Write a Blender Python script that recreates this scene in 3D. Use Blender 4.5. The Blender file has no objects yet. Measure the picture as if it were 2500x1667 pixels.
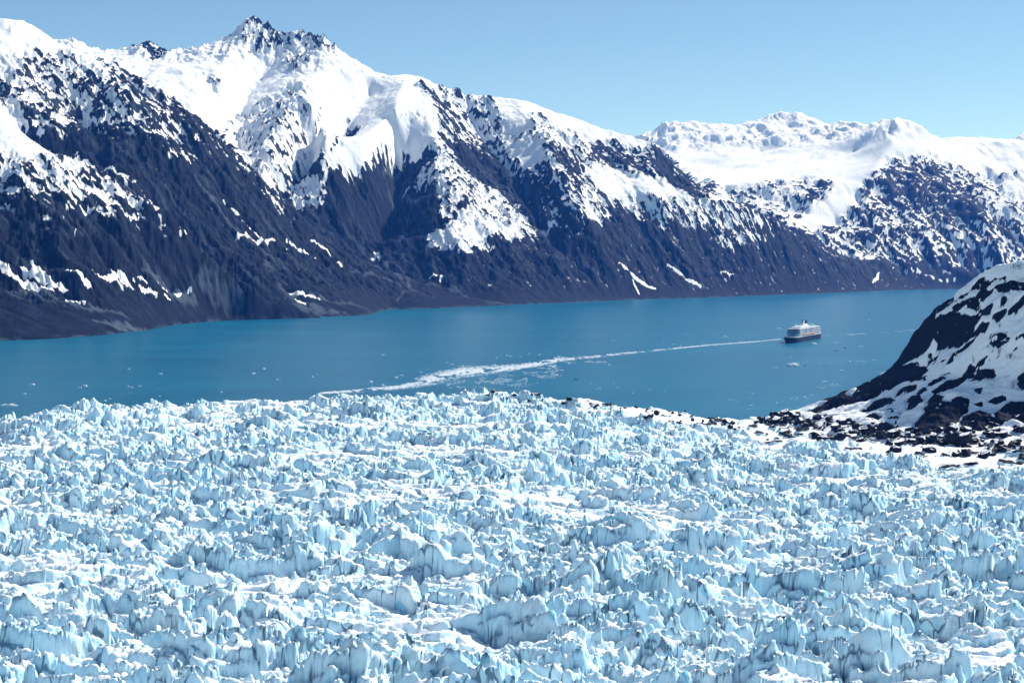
import bpy, math, random
import numpy as np
from mathutils import Vector, Matrix

random.seed(7)
R = math.radians
C = bpy.context.scene.collection
scene = bpy.context.scene

# ------------------------------------------------------------------ camera
CAM_Z = 200.0
PITCH = R(3.19)
FPX = 50.0 / 36.0 * 2500.0          # focal length in pixels of the 2500 px wide photograph
cam_data = bpy.data.cameras.new("camera")
cam_data.lens = 50.0
cam_data.sensor_width = 36.0
cam_data.clip_start = 1.0
cam_data.clip_end = 60000.0
cam = bpy.data.objects.new("camera", cam_data)
cam.location = (0, 0, CAM_Z)
cam.rotation_euler = (R(90) - PITCH, 0, 0)
C.objects.link(cam)
scene.camera = cam

# ------------------------------------------------------------------ sky, sun, exposure
SUN_EL, SUN_AZ = R(42), R(51)       # azimuth measured from the view direction (+Y) towards the right (+X)
world = bpy.data.worlds.new("World")
scene.world = world
world.use_nodes = True
wn = world.node_tree
bg = wn.nodes["Background"]
sky = wn.nodes.new("ShaderNodeTexSky")
sky.sky_type = 'NISHITA'
sky.sun_disc = False
sky.sun_elevation = SUN_EL
sky.sun_rotation = SUN_AZ
sky.altitude = 200
sky.air_density = 0.8
sky.dust_density = 0.0
sky.ozone_density = 1.0
tint = wn.nodes.new("ShaderNodeMix")                  # the clear, slightly cyan air of the place
tint.data_type = 'RGBA'; tint.blend_type = 'MULTIPLY'
tint.inputs[0].default_value = 1.0
tint.inputs[7].default_value = (0.84, 0.975, 0.985, 1)
wn.links.new(sky.outputs[0], tint.inputs[6])
wn.links.new(tint.outputs[2], bg.inputs[0])
bg.inputs[1].default_value = 0.084
sun_data = bpy.data.lights.new("sun", 'SUN')
sun_data.energy = 5.0
sun_data.angle = R(0.5)
sun_data.color = (1.0, 0.975, 0.945)
sun = bpy.data.objects.new("sun", sun_data)
sdir = Vector((math.sin(SUN_AZ) * math.cos(SUN_EL), math.cos(SUN_AZ) * math.cos(SUN_EL), math.sin(SUN_EL)))
sun.rotation_euler = sdir.to_track_quat('Z', 'Y').to_euler()
sun.location = (0, 0, 3000)
C.objects.link(sun)
scene.view_settings.view_transform = 'Standard'
scene.view_settings.look = 'None'
scene.view_settings.exposure = 0.42
scene.view_settings.gamma = 1.0
scene.cycles.volume_bounces = 1
scene.cycles.max_bounces = 5
scene.cycles.diffuse_bounces = 3
scene.cycles.glossy_bounces = 2

# ------------------------------------------------------------------ helpers: pixels to places
CP, SP = math.cos(PITCH), math.sin(PITCH)
def at(px, py, depth):
    """The point that lies `depth` metres ahead on the line of sight through a pixel."""
    cx = (px - 1250.0) / FPX
    cy = -(py - 833.5) / FPX
    s = depth / (CP + cy * SP)
    return (cx * s, depth, CAM_Z + s * (-SP + cy * CP))
def on_level(px, py, z=0.0):
    cx = (px - 1250.0) / FPX
    cy = -(py - 833.5) / FPX
    s = (z - CAM_Z) / (-SP + cy * CP)
    return (cx * s, s * (CP + cy * SP), z)
def slope_of(py):
    cy = -(py - 833.5) / FPX
    return (-SP + cy * CP) / (CP + cy * SP)      # rise per metre of depth
def u_of(px, py):
    cy = -(py - 833.5) / FPX
    return ((px - 1250.0) / FPX) / (CP + cy * SP)   # sideways per metre of depth

# ------------------------------------------------------------------ helpers: noise
def _hash(ix, iy, seed, iz=None):
    h = ix.astype(np.int64) * 374761393 + iy.astype(np.int64) * 668265263 + seed * 1442695041
    if iz is not None:
        h = h + iz.astype(np.int64) * 2147483647 * 3
    h = (h ^ (h >> 13)) * 1274126177
    h &= 0xFFFFFFFF
    h = (h ^ (h >> 16)) * 2246822519
    h &= 0xFFFFFFFF
    return (h ^ (h >> 15)) & 0xFFFFFFFF
_GA = np.arange(64) / 64.0 * 2 * np.pi
_GX, _GY = np.cos(_GA).astype(np.float32), np.sin(_GA).astype(np.float32)
def perlin(x, y, seed=0):
    fx0, fy0 = np.floor(x), np.floor(y)
    ix, iy = fx0.astype(np.int64), fy0.astype(np.int64)
    fx, fy = (x - fx0).astype(np.float32), (y - fy0).astype(np.float32)
    sx = fx * fx * fx * (fx * (fx * 6 - 15) + 10)
    sy = fy * fy * fy * (fy * (fy * 6 - 15) + 10)
    def g(a, b):
        k = _hash(ix + a, iy + b, seed) & 63
        return _GX[k] * (fx - a) + _GY[k] * (fy - b)
    n0 = g(0, 0); n0 += sx * (g(1, 0) - n0)
    n1 = g(0, 1); n1 += sx * (g(1, 1) - n1)
    return (n0 + sy * (n1 - n0)) * 1.5
def fbm(x, y, octaves=4, seed=0, gain=0.5):
    t = np.zeros(x.shape, np.float32); a = 1.0
    for k in range(octaves):
        t += a * perlin(x * 2 ** k, y * 2 ** k, seed + k * 17); a *= gain
    return t
def ridged(x, y, octaves=3, seed=0, gain=0.5):
    t = np.zeros(x.shape, np.float32); a = 1.0; n = 0
    for k in range(octaves):
        t += a * (1 - np.abs(perlin(x * 2 ** k, y * 2 ** k, seed + k * 31))) ** 2; n += a; a *= gain
    return t / n
_VG = np.random.RandomState(3).normal(size=(64, 3)); _VG = (_VG / np.linalg.norm(_VG, axis=1)[:, None]).astype(np.float32)
def perlin3(x, y, z, seed=0):
    f0, f1, f2 = np.floor(x), np.floor(y), np.floor(z)
    ix, iy, iz = f0.astype(np.int64), f1.astype(np.int64), f2.astype(np.int64)
    fx, fy, fz = (x - f0).astype(np.float32), (y - f1).astype(np.float32), (z - f2).astype(np.float32)
    sx, sy, sz = [f * f * (3 - 2 * f) for f in (fx, fy, fz)]
    def g(a, b, c):
        k = _hash(ix + a, iy + b, seed, iz + c) & 63
        v = _VG[k]
        return v[..., 0] * (fx - a) + v[..., 1] * (fy - b) + v[..., 2] * (fz - c)
    def pl(c):
        n0 = g(0, 0, c); n0 += sx * (g(1, 0, c) - n0)
        n1 = g(0, 1, c); n1 += sx * (g(1, 1, c) - n1)
        return n0 + sy * (n1 - n0)
    a = pl(0); a += sz * (pl(1) - a)
    return a * 1.6
def worley(x, y, seed=0):
    """F1, F2, and the nearest cell's own random numbers and centre."""
    ix, iy = np.floor(x).astype(np.int64), np.floor(y).astype(np.int64)
    f1 = np.full(x.shape, 9.0, np.float32); f2 = f1.copy()
    hid = np.zeros(x.shape, np.int64)
    cx = np.zeros(x.shape, np.float32); cy = cx.copy()
    for a in (-1, 0, 1):
        for b in (-1, 0, 1):
            h = _hash(ix + a, iy + b, seed)
            dx = (ix + a + 0.08 + 0.84 * (h & 1023) / 1023.0 - x).astype(np.float32)
            dy = (iy + b + 0.08 + 0.84 * ((h >> 10) & 1023) / 1023.0 - y).astype(np.float32)
            d = np.sqrt(dx * dx + dy * dy)
            near = d < f1
            f2 = np.where(near, f1, np.minimum(f2, d))
            f1 = np.where(near, d, f1)
            hid = np.where(near, h, hid)
            cx = np.where(near, dx, cx); cy = np.where(near, dy, cy)
    h2 = _hash(hid, hid >> 7, seed + 5)
    r = [((h2 >> s) & 255).astype(np.float32) / 255.0 for s in (0, 8, 16, 24)]
    return f1, f2, r, -cx, -cy          # offset of the point from the cell's centre
def sstep(a, b, x):
    t = np.clip((x - a) / (b - a), 0, 1)
    return t * t * (3 - 2 * t)
def norm01(n):
    """Normal-distributed noise to its rank between 0 and 1 (logistic approximation)."""
    z = (n - n.mean()) / n.std()
    return 1.0 / (1.0 + np.exp(-1.702 * z))
def blur(a, n=1):
    for _ in range(n):
        p = np.pad(a, 1, mode='edge')
        a = (p[:-2, 1:-1] + p[2:, 1:-1] + p[1:-1, :-2] + p[1:-1, 2:] + 4 * a) / 8.0
    return a
def bil(a, fi, fj):
    fi = np.clip(fi, 0, a.shape[0] - 1.001); fj = np.clip(fj, 0, a.shape[1] - 1.001)
    i, j = fi.astype(np.int64), fj.astype(np.int64)
    di, dj = (fi - i), (fj - j)
    return (a[i, j] * (1 - di) * (1 - dj) + a[i + 1, j] * di * (1 - dj) + a[i, j + 1] * (1 - di) * dj + a[i + 1, j + 1] * di * dj)

# ------------------------------------------------------------------ helpers: objects and materials
def tag(o, label=None, cat=None, group=None, kind=None):
    if label: o["label"] = label
    if cat: o["category"] = cat
    if group: o["group"] = group
    if kind: o["kind"] = kind
    return o
def mesh_from(name, verts, faces, mats, smooth=True, attrs=None, mat_index=None):
    """verts (n,3), faces (m,4) or (m,3) arrays -> one linked mesh object."""
    me = bpy.data.meshes.new(name)
    verts = np.ascontiguousarray(verts, dtype=np.float32); faces = np.ascontiguousarray(faces, dtype=np.int32)
    k = faces.shape[1]
    me.vertices.add(len(verts)); me.loops.add(faces.size); me.polygons.add(len(faces))
    me.vertices.foreach_set("co", verts.ravel())
    me.loops.foreach_set("vertex_index", faces.ravel())
    me.polygons.foreach_set("loop_start", np.arange(0, faces.size, k, dtype=np.int32))
    me.polygons.foreach_set("use_smooth", np.full(len(faces), smooth, dtype=bool))
    if mat_index is not None:
        me.polygons.foreach_set("material_index", np.ascontiguousarray(mat_index, dtype=np.int32))
    me.update(calc_edges=True)
    for nm, val in (attrs or {}).items():
        at_ = me.attributes.new(nm, 'FLOAT', 'POINT')
        at_.data.foreach_set("value", np.ascontiguousarray(val, dtype=np.float32).ravel())
    for m in (mats if isinstance(mats, (list, tuple)) else [mats]):
        me.materials.append(m)
    o = bpy.data.objects.new(name, me)
    C.objects.link(o)
    return o
def grid_faces(rows, cols, keep=None):
    i = np.arange(rows * cols, dtype=np.int32).reshape(rows, cols)
    f = np.stack([i[:-1, :-1], i[:-1, 1:], i[1:, 1:], i[1:, :-1]], -1)
    if keep is not None:
        return f[keep]
    return f.reshape(-1, 4)
class NT:
    """Small wrapper for writing a material's nodes."""
    def __init__(self, name):
        self.m = bpy.data.materials.new(name); self.m.use_nodes = True
        self.t = self.m.node_tree; self.b = self.t.nodes["Principled BSDF"]
        self.out = self.t.nodes["Material Output"]
        self.b.inputs["Specular IOR Level"].default_value = 0.06
    def n(self, kind, **kw):
        nd = self.t.nodes.new(kind)
        for k, v in kw.items():
            if k.startswith("i_"):
                nd.inputs[int(k[2:])].default_value = v
            else:
                setattr(nd, k, v)
        return nd
    def link(self, a, b): self.t.links.new(a, b)
    def math(self, op, a, b=None, clamp=False):
        nd = self.n("ShaderNodeMath", operation=op); nd.use_clamp = clamp
        for k, v in ((0, a), (1, b)):
            if v is None: continue
            if hasattr(v, "links"): self.link(v, nd.inputs[k])
            else: nd.inputs[k].default_value = v
        return nd.outputs[0]
    def attr(self, name):
        return self.n("ShaderNodeAttribute", attribute_name=name).outputs["Fac"]
    def coords(self, scale=(1, 1, 1)):
        tc = self.n("ShaderNodeTexCoord"); mp = self.n("ShaderNodeMapping")
        mp.inputs["Scale"].default_value = scale
        self.link(tc.outputs["Object"], mp.inputs["Vector"])
        return mp.outputs[0]
    def noise(self, scale, detail=3, rough=0.55, vec=None):
        nd = self.n("ShaderNodeTexNoise"); nd.inputs["Scale"].default_value = scale
        nd.inputs["Detail"].default_value = detail; nd.inputs["Roughness"].default_value = rough
        self.link(vec if vec is not None else self.coords(), nd.inputs["Vector"])
        return nd.outputs["Fac"]
    def ramp(self, fac, a, b):
        nd = self.n("ShaderNodeMapRange", interpolation_type='SMOOTHSTEP')
        self.link(fac, nd.inputs[0]); nd.inputs[1].default_value = a; nd.inputs[2].default_value = b
        return nd.outputs[0]
    def mix(self, fac, a, b):
        nd = self.n("ShaderNodeMix", data_type='RGBA')
        if hasattr(fac, "links"): self.link(fac, nd.inputs[0])
        else: nd.inputs[0].default_value = fac
        for k, v in ((6, a), (7, b)):
            if hasattr(v, "links"): self.link(v, nd.inputs[k])
            else: nd.inputs[k].default_value = (v[0], v[1], v[2], 1)
        return nd.outputs[2]
    def color(self, c):
        if hasattr(c, "links"): self.link(c, self.b.inputs["Base Color"])
        else: self.b.inputs["Base Color"].default_value = (c[0], c[1], c[2], 1)
    def rough(self, r): self.b.inputs["Roughness"].default_value = r
    def bump(self, h, strength, dist):
        nd = self.n("ShaderNodeBump"); nd.inputs["Strength"].default_value = strength
        nd.inputs["Distance"].default_value = dist
        self.link(h, nd.inputs["Height"]); self.link(nd.outputs[0], self.b.inputs["Normal"])
SNOW = (0.90, 0.915, 0.93)

# ------------------------------------------------------------------ water
def build_water():
    t = NT("glacial_water")
    v = t.coords((0.0012, 0.004, 1))
    big = t.noise(1.0, 3, 0.5, v)
    streak = t.noise(1.0, 4, 0.6, t.coords((0.004, 0.03, 1)))
    c = t.mix(t.ramp(big, 0.3, 0.7), (0.002, 0.092, 0.168), (0.003, 0.115, 0.20))
    c = t.mix(t.math('MULTIPLY', t.ramp(streak, 0.45, 0.75), 0.35), c, (0.03, 0.18, 0.28))
    t.color(c); t.rough(0.3)
    t.b.inputs["IOR"].default_value = 1.33
    t.b.inputs["Specular IOR Level"].default_value = 0.1
    w1 = t.noise(1.0, 4, 0.6, t.coords((0.10, 0.16, 1)))
    t.bump(w1, 0.5, 1.6)
    v = np.array([(-9600, 250, 0), (9600, 250, 0), (9600, 17900, 0), (-9600, 17900, 0)])
    tag(mesh_from("water", v, np.array([[0, 1, 2, 3]]), t.m, False), "calm turquoise fjord water below the mountains", None, None, "structure")
build_water()

# ------------------------------------------------------------------ mountains
# survey lines: (pixel x, pixel y, metres ahead); their places in the world shape the terrain
SKY_A = [(-700,150,5200),(-300,60,5600),(0,36,5900),(54,44,5950),(84,57,5970),(115,78,5990),(153,107,6000),(180,119,6010),(214,136,6020),(245,153,6030),(275,165,6040),
    (306,180,6050),(344,191,6060),(375,203,6070),(406,230,6080),(440,254,6090),(471,287,6100),(509,314,6110),(536,346,6120),(566,363,6130),(593,398,6150),
    (628,432,6170),(650,455,6180),(673,473,6190),(704,494,6200),(735,524,6220),(803,597,6260),(860,636,6300),(930,668,6350),(1040,700,6450),(1150,728,6550),(1265,743,6640)]
VAL_A = [(-700,330,6600),(-300,240,6800),(0,160,7000),(150,215,7050),(300,265,7000),(450,350,6900),(600,470,6800),(680,522,6720),(800,625,6650),(900,680,6640),(1040,712,6650),(1200,735,6700)]
SKY_B = [(-700,330,4500),(-300,230,4800),(0,258,4900),(38,316,4900),(77,356,4900),(126,383,4900),(172,394,4900),(214,404,4900),(253,419,4900),(291,444,4900),(325,465,4900),
    (364,494,4900),(421,524,4900),(478,563,4920),(524,591,4930),(570,622,4950),(610,648,4970),(650,680,5000),(685,712,5030),(700,735,5060)]
VAL_B = [(-700,480,5000),(-300,330,5200),(0,318,5250),(126,430,5220),(253,470,5200),(421,570,5180),(560,650,5180),(660,715,5190),(735,748,5200)]
SHORE = [(-1200,905),(-700,880),(-300,850),(0,831),(110,828),(250,818),(350,806),(430,792),(520,784),(640,777),(760,774),(900,770),(950,755),(1060,753),(1180,748),(1270,743),(1400,738),
    (1560,731),(1700,727),(1900,720),(2060,714),(2174,709),(2260,707),(2330,706),(2500,704),(2800,702),(3300,700)]
SKY_BK = [(-200,95,8300),(0,100,8300),(145,94,8200),(165,90,8200),(214,111,8250),(264,134,8300),(291,130,8350),(333,111,8400),(356,100,8400),(379,113,8400),(413,134,8400),(429,132,8420),
    (440,120,8430),(459,132,8440),(497,119,8450),(551,96,8470),(574,73,8480),(597,50,8490),(612,40,8500),(643,55,8500),(673,73,8500),(708,81,8500),(742,77,8500),(769,87,8480),(792,92,8460),
    (823,119,8520),(853,149,8600),(899,182,8750)]
CREST2 = [(792,92,8460),(775,130,8300),(800,158,8250),(842,177,8250),(880,192,8300),(934,189,8400),(980,185,8480),(999,181.5,8500)]
SKY_C = [(999,181.5,8500),(1018,184,8520),(1049,194,8550),(1091,209,8600),(1125,207,8650),(1144,219,8680),(1183,231,8720),(1221,233,8760),(1259,241,8800),(1297,251,8840),
    (1336,268,8870),(1374,278,8900),(1412,287,8930),(1450,303,8960),(1489,316,8990),(1527,328,9010),(1565,337,9030),(1596,353,9050),(1619,378,9080),(1657,414,9120),(1677,430,9140),
    (1699,453,9170),(1726,475,9190),(1749,489,9210),(1790,515,9250),(1840,545,9300)]
SPUR_C = [(1550,345,9000),(1600,400,8800),(1660,450,8700),(1700,478,8720),(1745,493,8780),(1814,502,8950),(1853,514,9050),(1875,518,9120),(1902,537,9220),(1929,556,9320),(1952,575,9400),
    (2002,606,9550),(2040,625,9650),(2097,659,9850),(2174,706,10120)]
LINES = [
    SKY_A, VAL_A, SKY_B, VAL_B, SKY_BK, CREST2, SKY_C, SPUR_C,
    # spurs and gullies of the near left massif
    [(0,36,5900),(60,190,5600),(110,330,5350),(150,400,5250)],
    [(115,78,5990),(200,260,5700),(260,400,5400),(300,452,5230)],
    [(214,136,6020),(290,200,5850),(330,330,5600),(370,480,5330)],
    [(344,191,6060),(390,300,5850),(440,400,5600),(490,520,5350),(540,620,5230)],
    [(471,287,6100),(520,400,5850),(580,520,5600),(650,640,5350)],
    [(593,398,6150),(660,520,5900),(730,620,5700),(800,700,5500),(860,745,5420)],
    [(0,258,4900),(60,420,4600),(120,560,4350),(200,680,4150)],
    [(214,404,4900),(270,520,4700),(330,630,4580),(400,720,4560)],
    [(421,524,4900),(460,610,4910),(510,690,4960),(560,750,5000)],
    [(0,690,4050),(100,715,4060),(200,745,4080),(318,778,4120)],
    [(690,703,5060),(740,728,5080),(820,752,5150),(900,768,5200)],
    # buttress, gullies and spurs of the main massif
    [(612,40,8500),(585,90,8330),(560,140,8080),(520,200,7750),(470,260,7400)],
    [(690,84,8500),(680,140,8350),(650,170,8250),(600,225,8000),(570,290,7600),(590,380,7100)],
    [(800,158,8250),(760,190,7980),(725,214,7700),(690,270,7350),(655,350,7050),(632,425,6850)],
    [(725,214,7700),(770,260,7450),(795,320,7250),(780,375,7050)],
    [(905,230,8350),(853,291,8000),(825,345,7750),(800,371,7600),(745,425,7200),(690,475,6880)],
    [(999,181.5,8500),(960,260,7850),(905,320,7450),(850,368,7250),(805,425,7050),(770,500,6880)],
    [(1018,184,8520),(1045,265,8080),(1065,345,7750),(1072,400,7580),(1085,480,7320),(1100,530,7150),(1125,610,6950),(1190,700,6800)],
    [(960,385,7850),(960,470,7550),(945,560,7200),(914,640,6800)],
    [(1000,350,7850),(1020,450,7500),(1010,560,7150),(985,640,6850)],
    [(1133,225,8680),(1140,280,8550),(1183,345,8380),(1240,406,8180),(1278,475,7950),(1309,520,7780),(1380,620,7480),(1440,690,7340)],
    [(1259,241,8800),(1300,300,8480),(1345,370,8180),(1380,440,7900),(1400,500,7780),(1440,580,7640),(1500,660,7570)],
    [(1440,330,8800),(1470,420,8450),(1500,480,8200),(1520,540,8080),(1560,620,7950),(1575,690,7780)],
    [(1500,360,8850),(1580,440,8500),(1620,490,8350),(1660,550,8420),(1720,630,8400),(1740,690,8230)],
    [(1660,650,8120),(1740,665,8350),(1820,685,8480)],
    # right-hand range
    [(1480,330,15200),(1560,335,15100),(1600,326,15000),(1627,298,15000),(1650,300,15000),(1665,305,15000),(1692,298,15000),(1742,294,15000),(1768,307,15000),(1807,309,14900),(1845,301,14900),
     (1876,286,14800),(1902,280,14700),(1929,279,14600),(1956,279,14500),(1975,296,14300),(2002,309,14000),(2032,305,13700),(2055,296,13600),(2074,301,13500),(2113,319,13300),(2128,324,13200)],
    [(2128,324,13200),(2143,311,13000),(2157,294,12900),(2165,299,12850),(2174,299,12800),(2197,292,12600),(2228,303,12600),(2266,326,12700),(2300,345,12800),(2319,353,12850),(2346,351,12900),(2388,357,12950),
     (2423,351,13000),(2461,345,13000),(2500,347,13000),(2800,340,13000),(3400,330,13000)],
    [(2400,380,16600),(2461,350,16600),(2480,334,16600),(2500,333,16600),(2560,322,16600),(2700,330,16600)],
    [(1600,378,14000),(1700,365,13800),(1800,350,13700),(1900,335,13500)],
    [(1860,378,13300),(1930,340,13500),(1960,322,13700),(2020,320,13500)],
    [(1640,420,12500),(1720,430,12400),(1820,420,12200),(1920,410,12200),(2020,390,12300),(2090,370,12500)],
    [(1700,470,11400),(1760,450,11500),(1830,440,11500),(1890,452,11400),(1940,440,11500),(2020,430,11700)],
    [(1850,500,10950),(1906,540,10700),(1960,582,10500)],
    [(1990,478,11200),(1950,510,10950),(1915,540,10720)],
    [(2197,292,12600),(2178,340,12200),(2151,384,11900),(2120,440,11500),(2094,475,11300),(2067,529,10950),(2030,570,10700)],
    [(2266,326,12700),(2310,400,12200),(2350,470,11700),(2400,540,11200),(2450,600,10800)],
    [(2200,420,11800),(2240,500,11300),(2280,570,11000),(2330,620,10850)],
    [(2461,345,13000),(2500,430,12300),(2560,520,11600)],
    [(1990,600,10450),(2060,622,10350),(2150,640,10350),(2300,662,10620),(2450,660,10720),(2800,650,10800)],
]
# ground behind the crests, out of sight
HIDDEN = [[(x, CAM_Z + slope_of(py) * d - 420, d + 1100) for x, py, d in L[::3]] for L in (SKY_BK, SKY_C)]

def hidden_points():
    out = []
    for L, H in zip((SKY_BK, SKY_C), HIDDEN):
        out.append([((at(px, 100, dd)[0]), dd, z) for px, z, dd in H])
    out.append([(x, 17800.0, 500.0) for x in range(-9000, 9001, 200)])
    out.append([(x, 9800 + 0.0 * x, 250.0) for x in range(-5200, 900, 200)])
    return out

def build_height():
    lines = [[at(*p) for p in L] for L in LINES] + hidden_points()
    shore = [on_level(px, py) for px, py in SHORE]
    lines.append([(x, y, 1.5) for x, y, z in shore])
    lines.append([(x * (1 - 90 / y), y - 90, -25.0) for x, y, z in shore])
    X0, X1, Y0, Y1 = -9000.0, 9000.0, 2900.0, 18000.0
    h = None
    for cell, iters in ((320.0, 500), (160.0, 300), (80.0, 200), (40.0, 160), (20.0, 70)):
        nx, ny = int((X1 - X0) / cell) + 1, int((Y1 - Y0) / cell) + 1
        s = np.zeros((ny, nx)); w = np.zeros((ny, nx))
        for L in lines:
            P = np.array(L, float)
            for a, b in zip(P[:-1], P[1:]):
                n = int(np.hypot(*(b - a)[:2]) / (cell * 0.5)) + 2
                q = a + (b - a) * np.linspace(0, 1, n)[:, None]
                i = np.round((q[:, 1] - Y0) / cell).astype(int); j = np.round((q[:, 0] - X0) / cell).astype(int)
                ok = (i >= 0) & (i < ny) & (j >= 0) & (j < nx)
                np.add.at(s, (i[ok], j[ok]), q[ok, 2]); np.add.at(w, (i[ok], j[ok]), 1)
        fix = w > 0
        val = np.where(fix, s / np.maximum(w, 1), 0)
        sh = np.array(shore)
        yy = Y0 + np.arange(ny)[:, None] * cell; xx = X0 + np.arange(nx)[None, :] * cell
        ang = xx / yy
        order = np.argsort(sh[:, 0] / sh[:, 1])
        ysh = np.interp(ang, (sh[:, 0] / sh[:, 1])[order], sh[order, 1])
        sea = yy < ysh - 130
        if h is None:
            h = np.full((ny, nx), 300.0)
        else:
            fi = np.arange(ny)[:, None] * cell / pc + np.zeros((1, nx)); fj = np.arange(nx)[None, :] * cell / pc + np.zeros((ny, 1))
            h = bil(h, fi, fj)
        h = np.where(sea, -40, np.where(fix, val, h))
        lock = fix | sea
        for _ in range(iters):
            p = np.pad(h, 1, mode='edge')
            m = (p[:-2, 1:-1] + p[2:, 1:-1] + p[1:-1, :-2] + p[1:-1, 2:]) * 0.25
            h = np.where(lock, h, m)
        pc = cell
    return blur(h, 2), X0, Y0, pc

def erode(H, cell, X0, Y0, share, ridge):
    """Let water run over the ground and cut gullies: many drops at once, each wearing down its own path."""
    ny, nx = H.shape
    xx = (X0 + np.arange(nx) * cell)[None, :] + np.zeros((ny, 1)); yy = (Y0 + np.arange(ny) * cell)[:, None] + np.zeros((1, nx))
    x32, y32 = xx.astype(np.float32), yy.astype(np.float32)
    soft = sstep(0.70, 1.0, blur(share, 3)) * np.where(yy > 12300, 0.9, np.where((yy > 7300) & (yy < 9400) & (xx < -900), 0.8, 1.0))
    rel = sstep(15, 220, H) * (1 - 0.75 * blur(ridge, 5))
    h = H + rel * (1 - 0.55 * soft) * 50 * fbm(x32 / 620, y32 / 620, 2, 21) + rel * (1 - 0.85 * soft) * 34 * fbm(x32 / 190, y32 / 190, 3, 22)
    rel = rel * (1 - 0.62 * soft)
    I0, J0 = np.nonzero(H > 5)
    for it in range(12):
        hs = blur(h, 1)
        gi, gj = np.gradient(hs)
        g = np.sqrt(gi * gi + gj * gj) + 1e-6
        vi, vj = (-gi / g).astype(np.float32), (-gj / g).astype(np.float32)
        fi = I0 + np.random.RandomState(it).uniform(-0.5, 0.5, len(I0)).astype(np.float32); fj = J0 + np.random.RandomState(it + 50).uniform(-0.5, 0.5, len(I0)).astype(np.float32)
        cnt = np.zeros(ny * nx, np.float32); alive = np.arange(len(I0)); pvi = np.zeros(len(I0), np.float32); pvj = pvi.copy()
        for _ in range(55):
            i = np.clip(fi + 0.5, 0, ny - 1).astype(np.int32); j = np.clip(fj + 0.5, 0, nx - 1).astype(np.int32)
            k = i * nx + j
            cnt += np.bincount(k, minlength=ny * nx)
            pvi = 0.35 * pvi + vi[i, j]; pvj = 0.35 * pvj + vj[i, j]
            fi = fi + pvi * 0.72; fj = fj + pvj * 0.72
        A = cnt.reshape(ny, nx) / 55.0
        slope = np.clip(g / cell, 0, 1.2)
        cut = np.minimum(2.1 * np.sqrt(A) * slope ** 0.8, 14.0)
        h = h - rel * blur(cut, 1) + rel * 0.10 * (blur(h, 1) - h)
        h = h + 0.12 * rel * blur(np.clip(H - h, 0, 400), 0) * sstep(0, 25, H - h - 45)
    return h, np.log1p(A)

def lic(field, vi, vj, steps):
    """Smear a field along a direction field (index units per step), both ways."""
    Rr, Cc = field.shape
    acc = field.copy(); n = 1
    I0, J0 = np.meshgrid(np.arange(Rr, dtype=np.float32), np.arange(Cc, dtype=np.float32), indexing='ij')
    for sgn in (1.0, -1.0):
        fi, fj = I0.copy(), J0.copy()
        for _ in range(steps):
            i = np.clip(np.rint(fi), 0, Rr - 1).astype(np.int32); j = np.clip(np.rint(fj), 0, Cc - 1).astype(np.int32)
            fi = fi + sgn * vi[i, j]; fj = fj + sgn * vj[i, j]
            i = np.clip(np.rint(fi), 0, Rr - 1).astype(np.int32); j = np.clip(np.rint(fj), 0, Cc - 1).astype(np.int32)
            acc += field[i, j]; n += 1
    acc /= n
    return (acc - acc.mean()) / acc.std()

# share of snow on the ground (0 bare, 9 covered) read off at survey stations 50 px apart sideways and 25 px apart in height
STATIONS = """
99999999999999999999999999999999999999999999999999
99999999999987999999999999999999999999999999999999
89999999999987999999999999999999999999999999999999
99999999999965689999999999999999999999999999999999
86799969999976766999999999999999999999999999999999
85568999999999799999999999999999999999999999999999
84567699999999699799999999999999999999999999999999
55464349998899999889999999999999999999999999999999
55445446997999679999977899999999999999999999999999
57554454889997687998867789999999999999999999999999
65445533399967778999886677889999999999999999999999
8566454539999677786797766667889999999999997799999
94535554338766677879999456767889977899999999979999
94612234554238666779999954566777679978887899899999
98211122522226676889987443258765437889999999998999
49941111333321856778952364248644431299999999999999
34675111122215767585111375327546544225999999998897
34563415111112664215311464624445565533899988877554
23366653111111365312215466312347668799743999874468
12244654321112244211214764412356568857656697434467
01232433321002111112126465214463666655436769843345
10111122111100110012347665512364135664453840765444
00110012111122011011127765421113534244324555444444
00000000000000300111116764211112433114441266544434
"""
# (columns 0-49) rows that need an exact reading are listed again here and replace the ones above
EXACT = {
 8:  "55445446997999679999978999999999999999999999999999",
 9:  "57554454899997687999876678999999999999999999999999",
 10: "65445533399967778999886667788899999999999999999999",
 11: "85664545359967778679776667678899999999999999999999",
 12: "94535554338766678799994567678899779999999997999999"[:50],
 13: "94612234532386667789995456677767 9887899999999999".replace(" ", "9")[:50].ljust(50, "9"),
 14: "98211125222267678998744325876543789999999999989999",
 15: "49941113332285677995236424864443439999999997768989",
 16: "34675111222157653581130753275465532599999998655589"[:49] + "7",
 17: "345634111111266542111146562445565359998889975 4448".replace(" ", "4")[:50].ljust(50, "8"),
 18: "23366531111113653221146663134476683437766769644368"[:49] + "8",
 19: "12244651111124421112137654125656889 5656659 7454357".replace(" ", "8")[:50],
 20: "01232433311002111112126464521453665543447698434335",
 21: "10111122111110110012347665523641356644534876544346",
 22: "00110012111122011011237765421113342443255554444444"[:50],
 23: "00000000000000300111167654211112423144412654434434",
 24: "00000000000000200011255321211111111212113544444432",
 25: "00000000000000100010000111110000000000001223334321",
 26: "00000000000000000000000001110000010000000132322110",
 27: "00000000000000000000000000000000000000000010220000",
}
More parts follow.
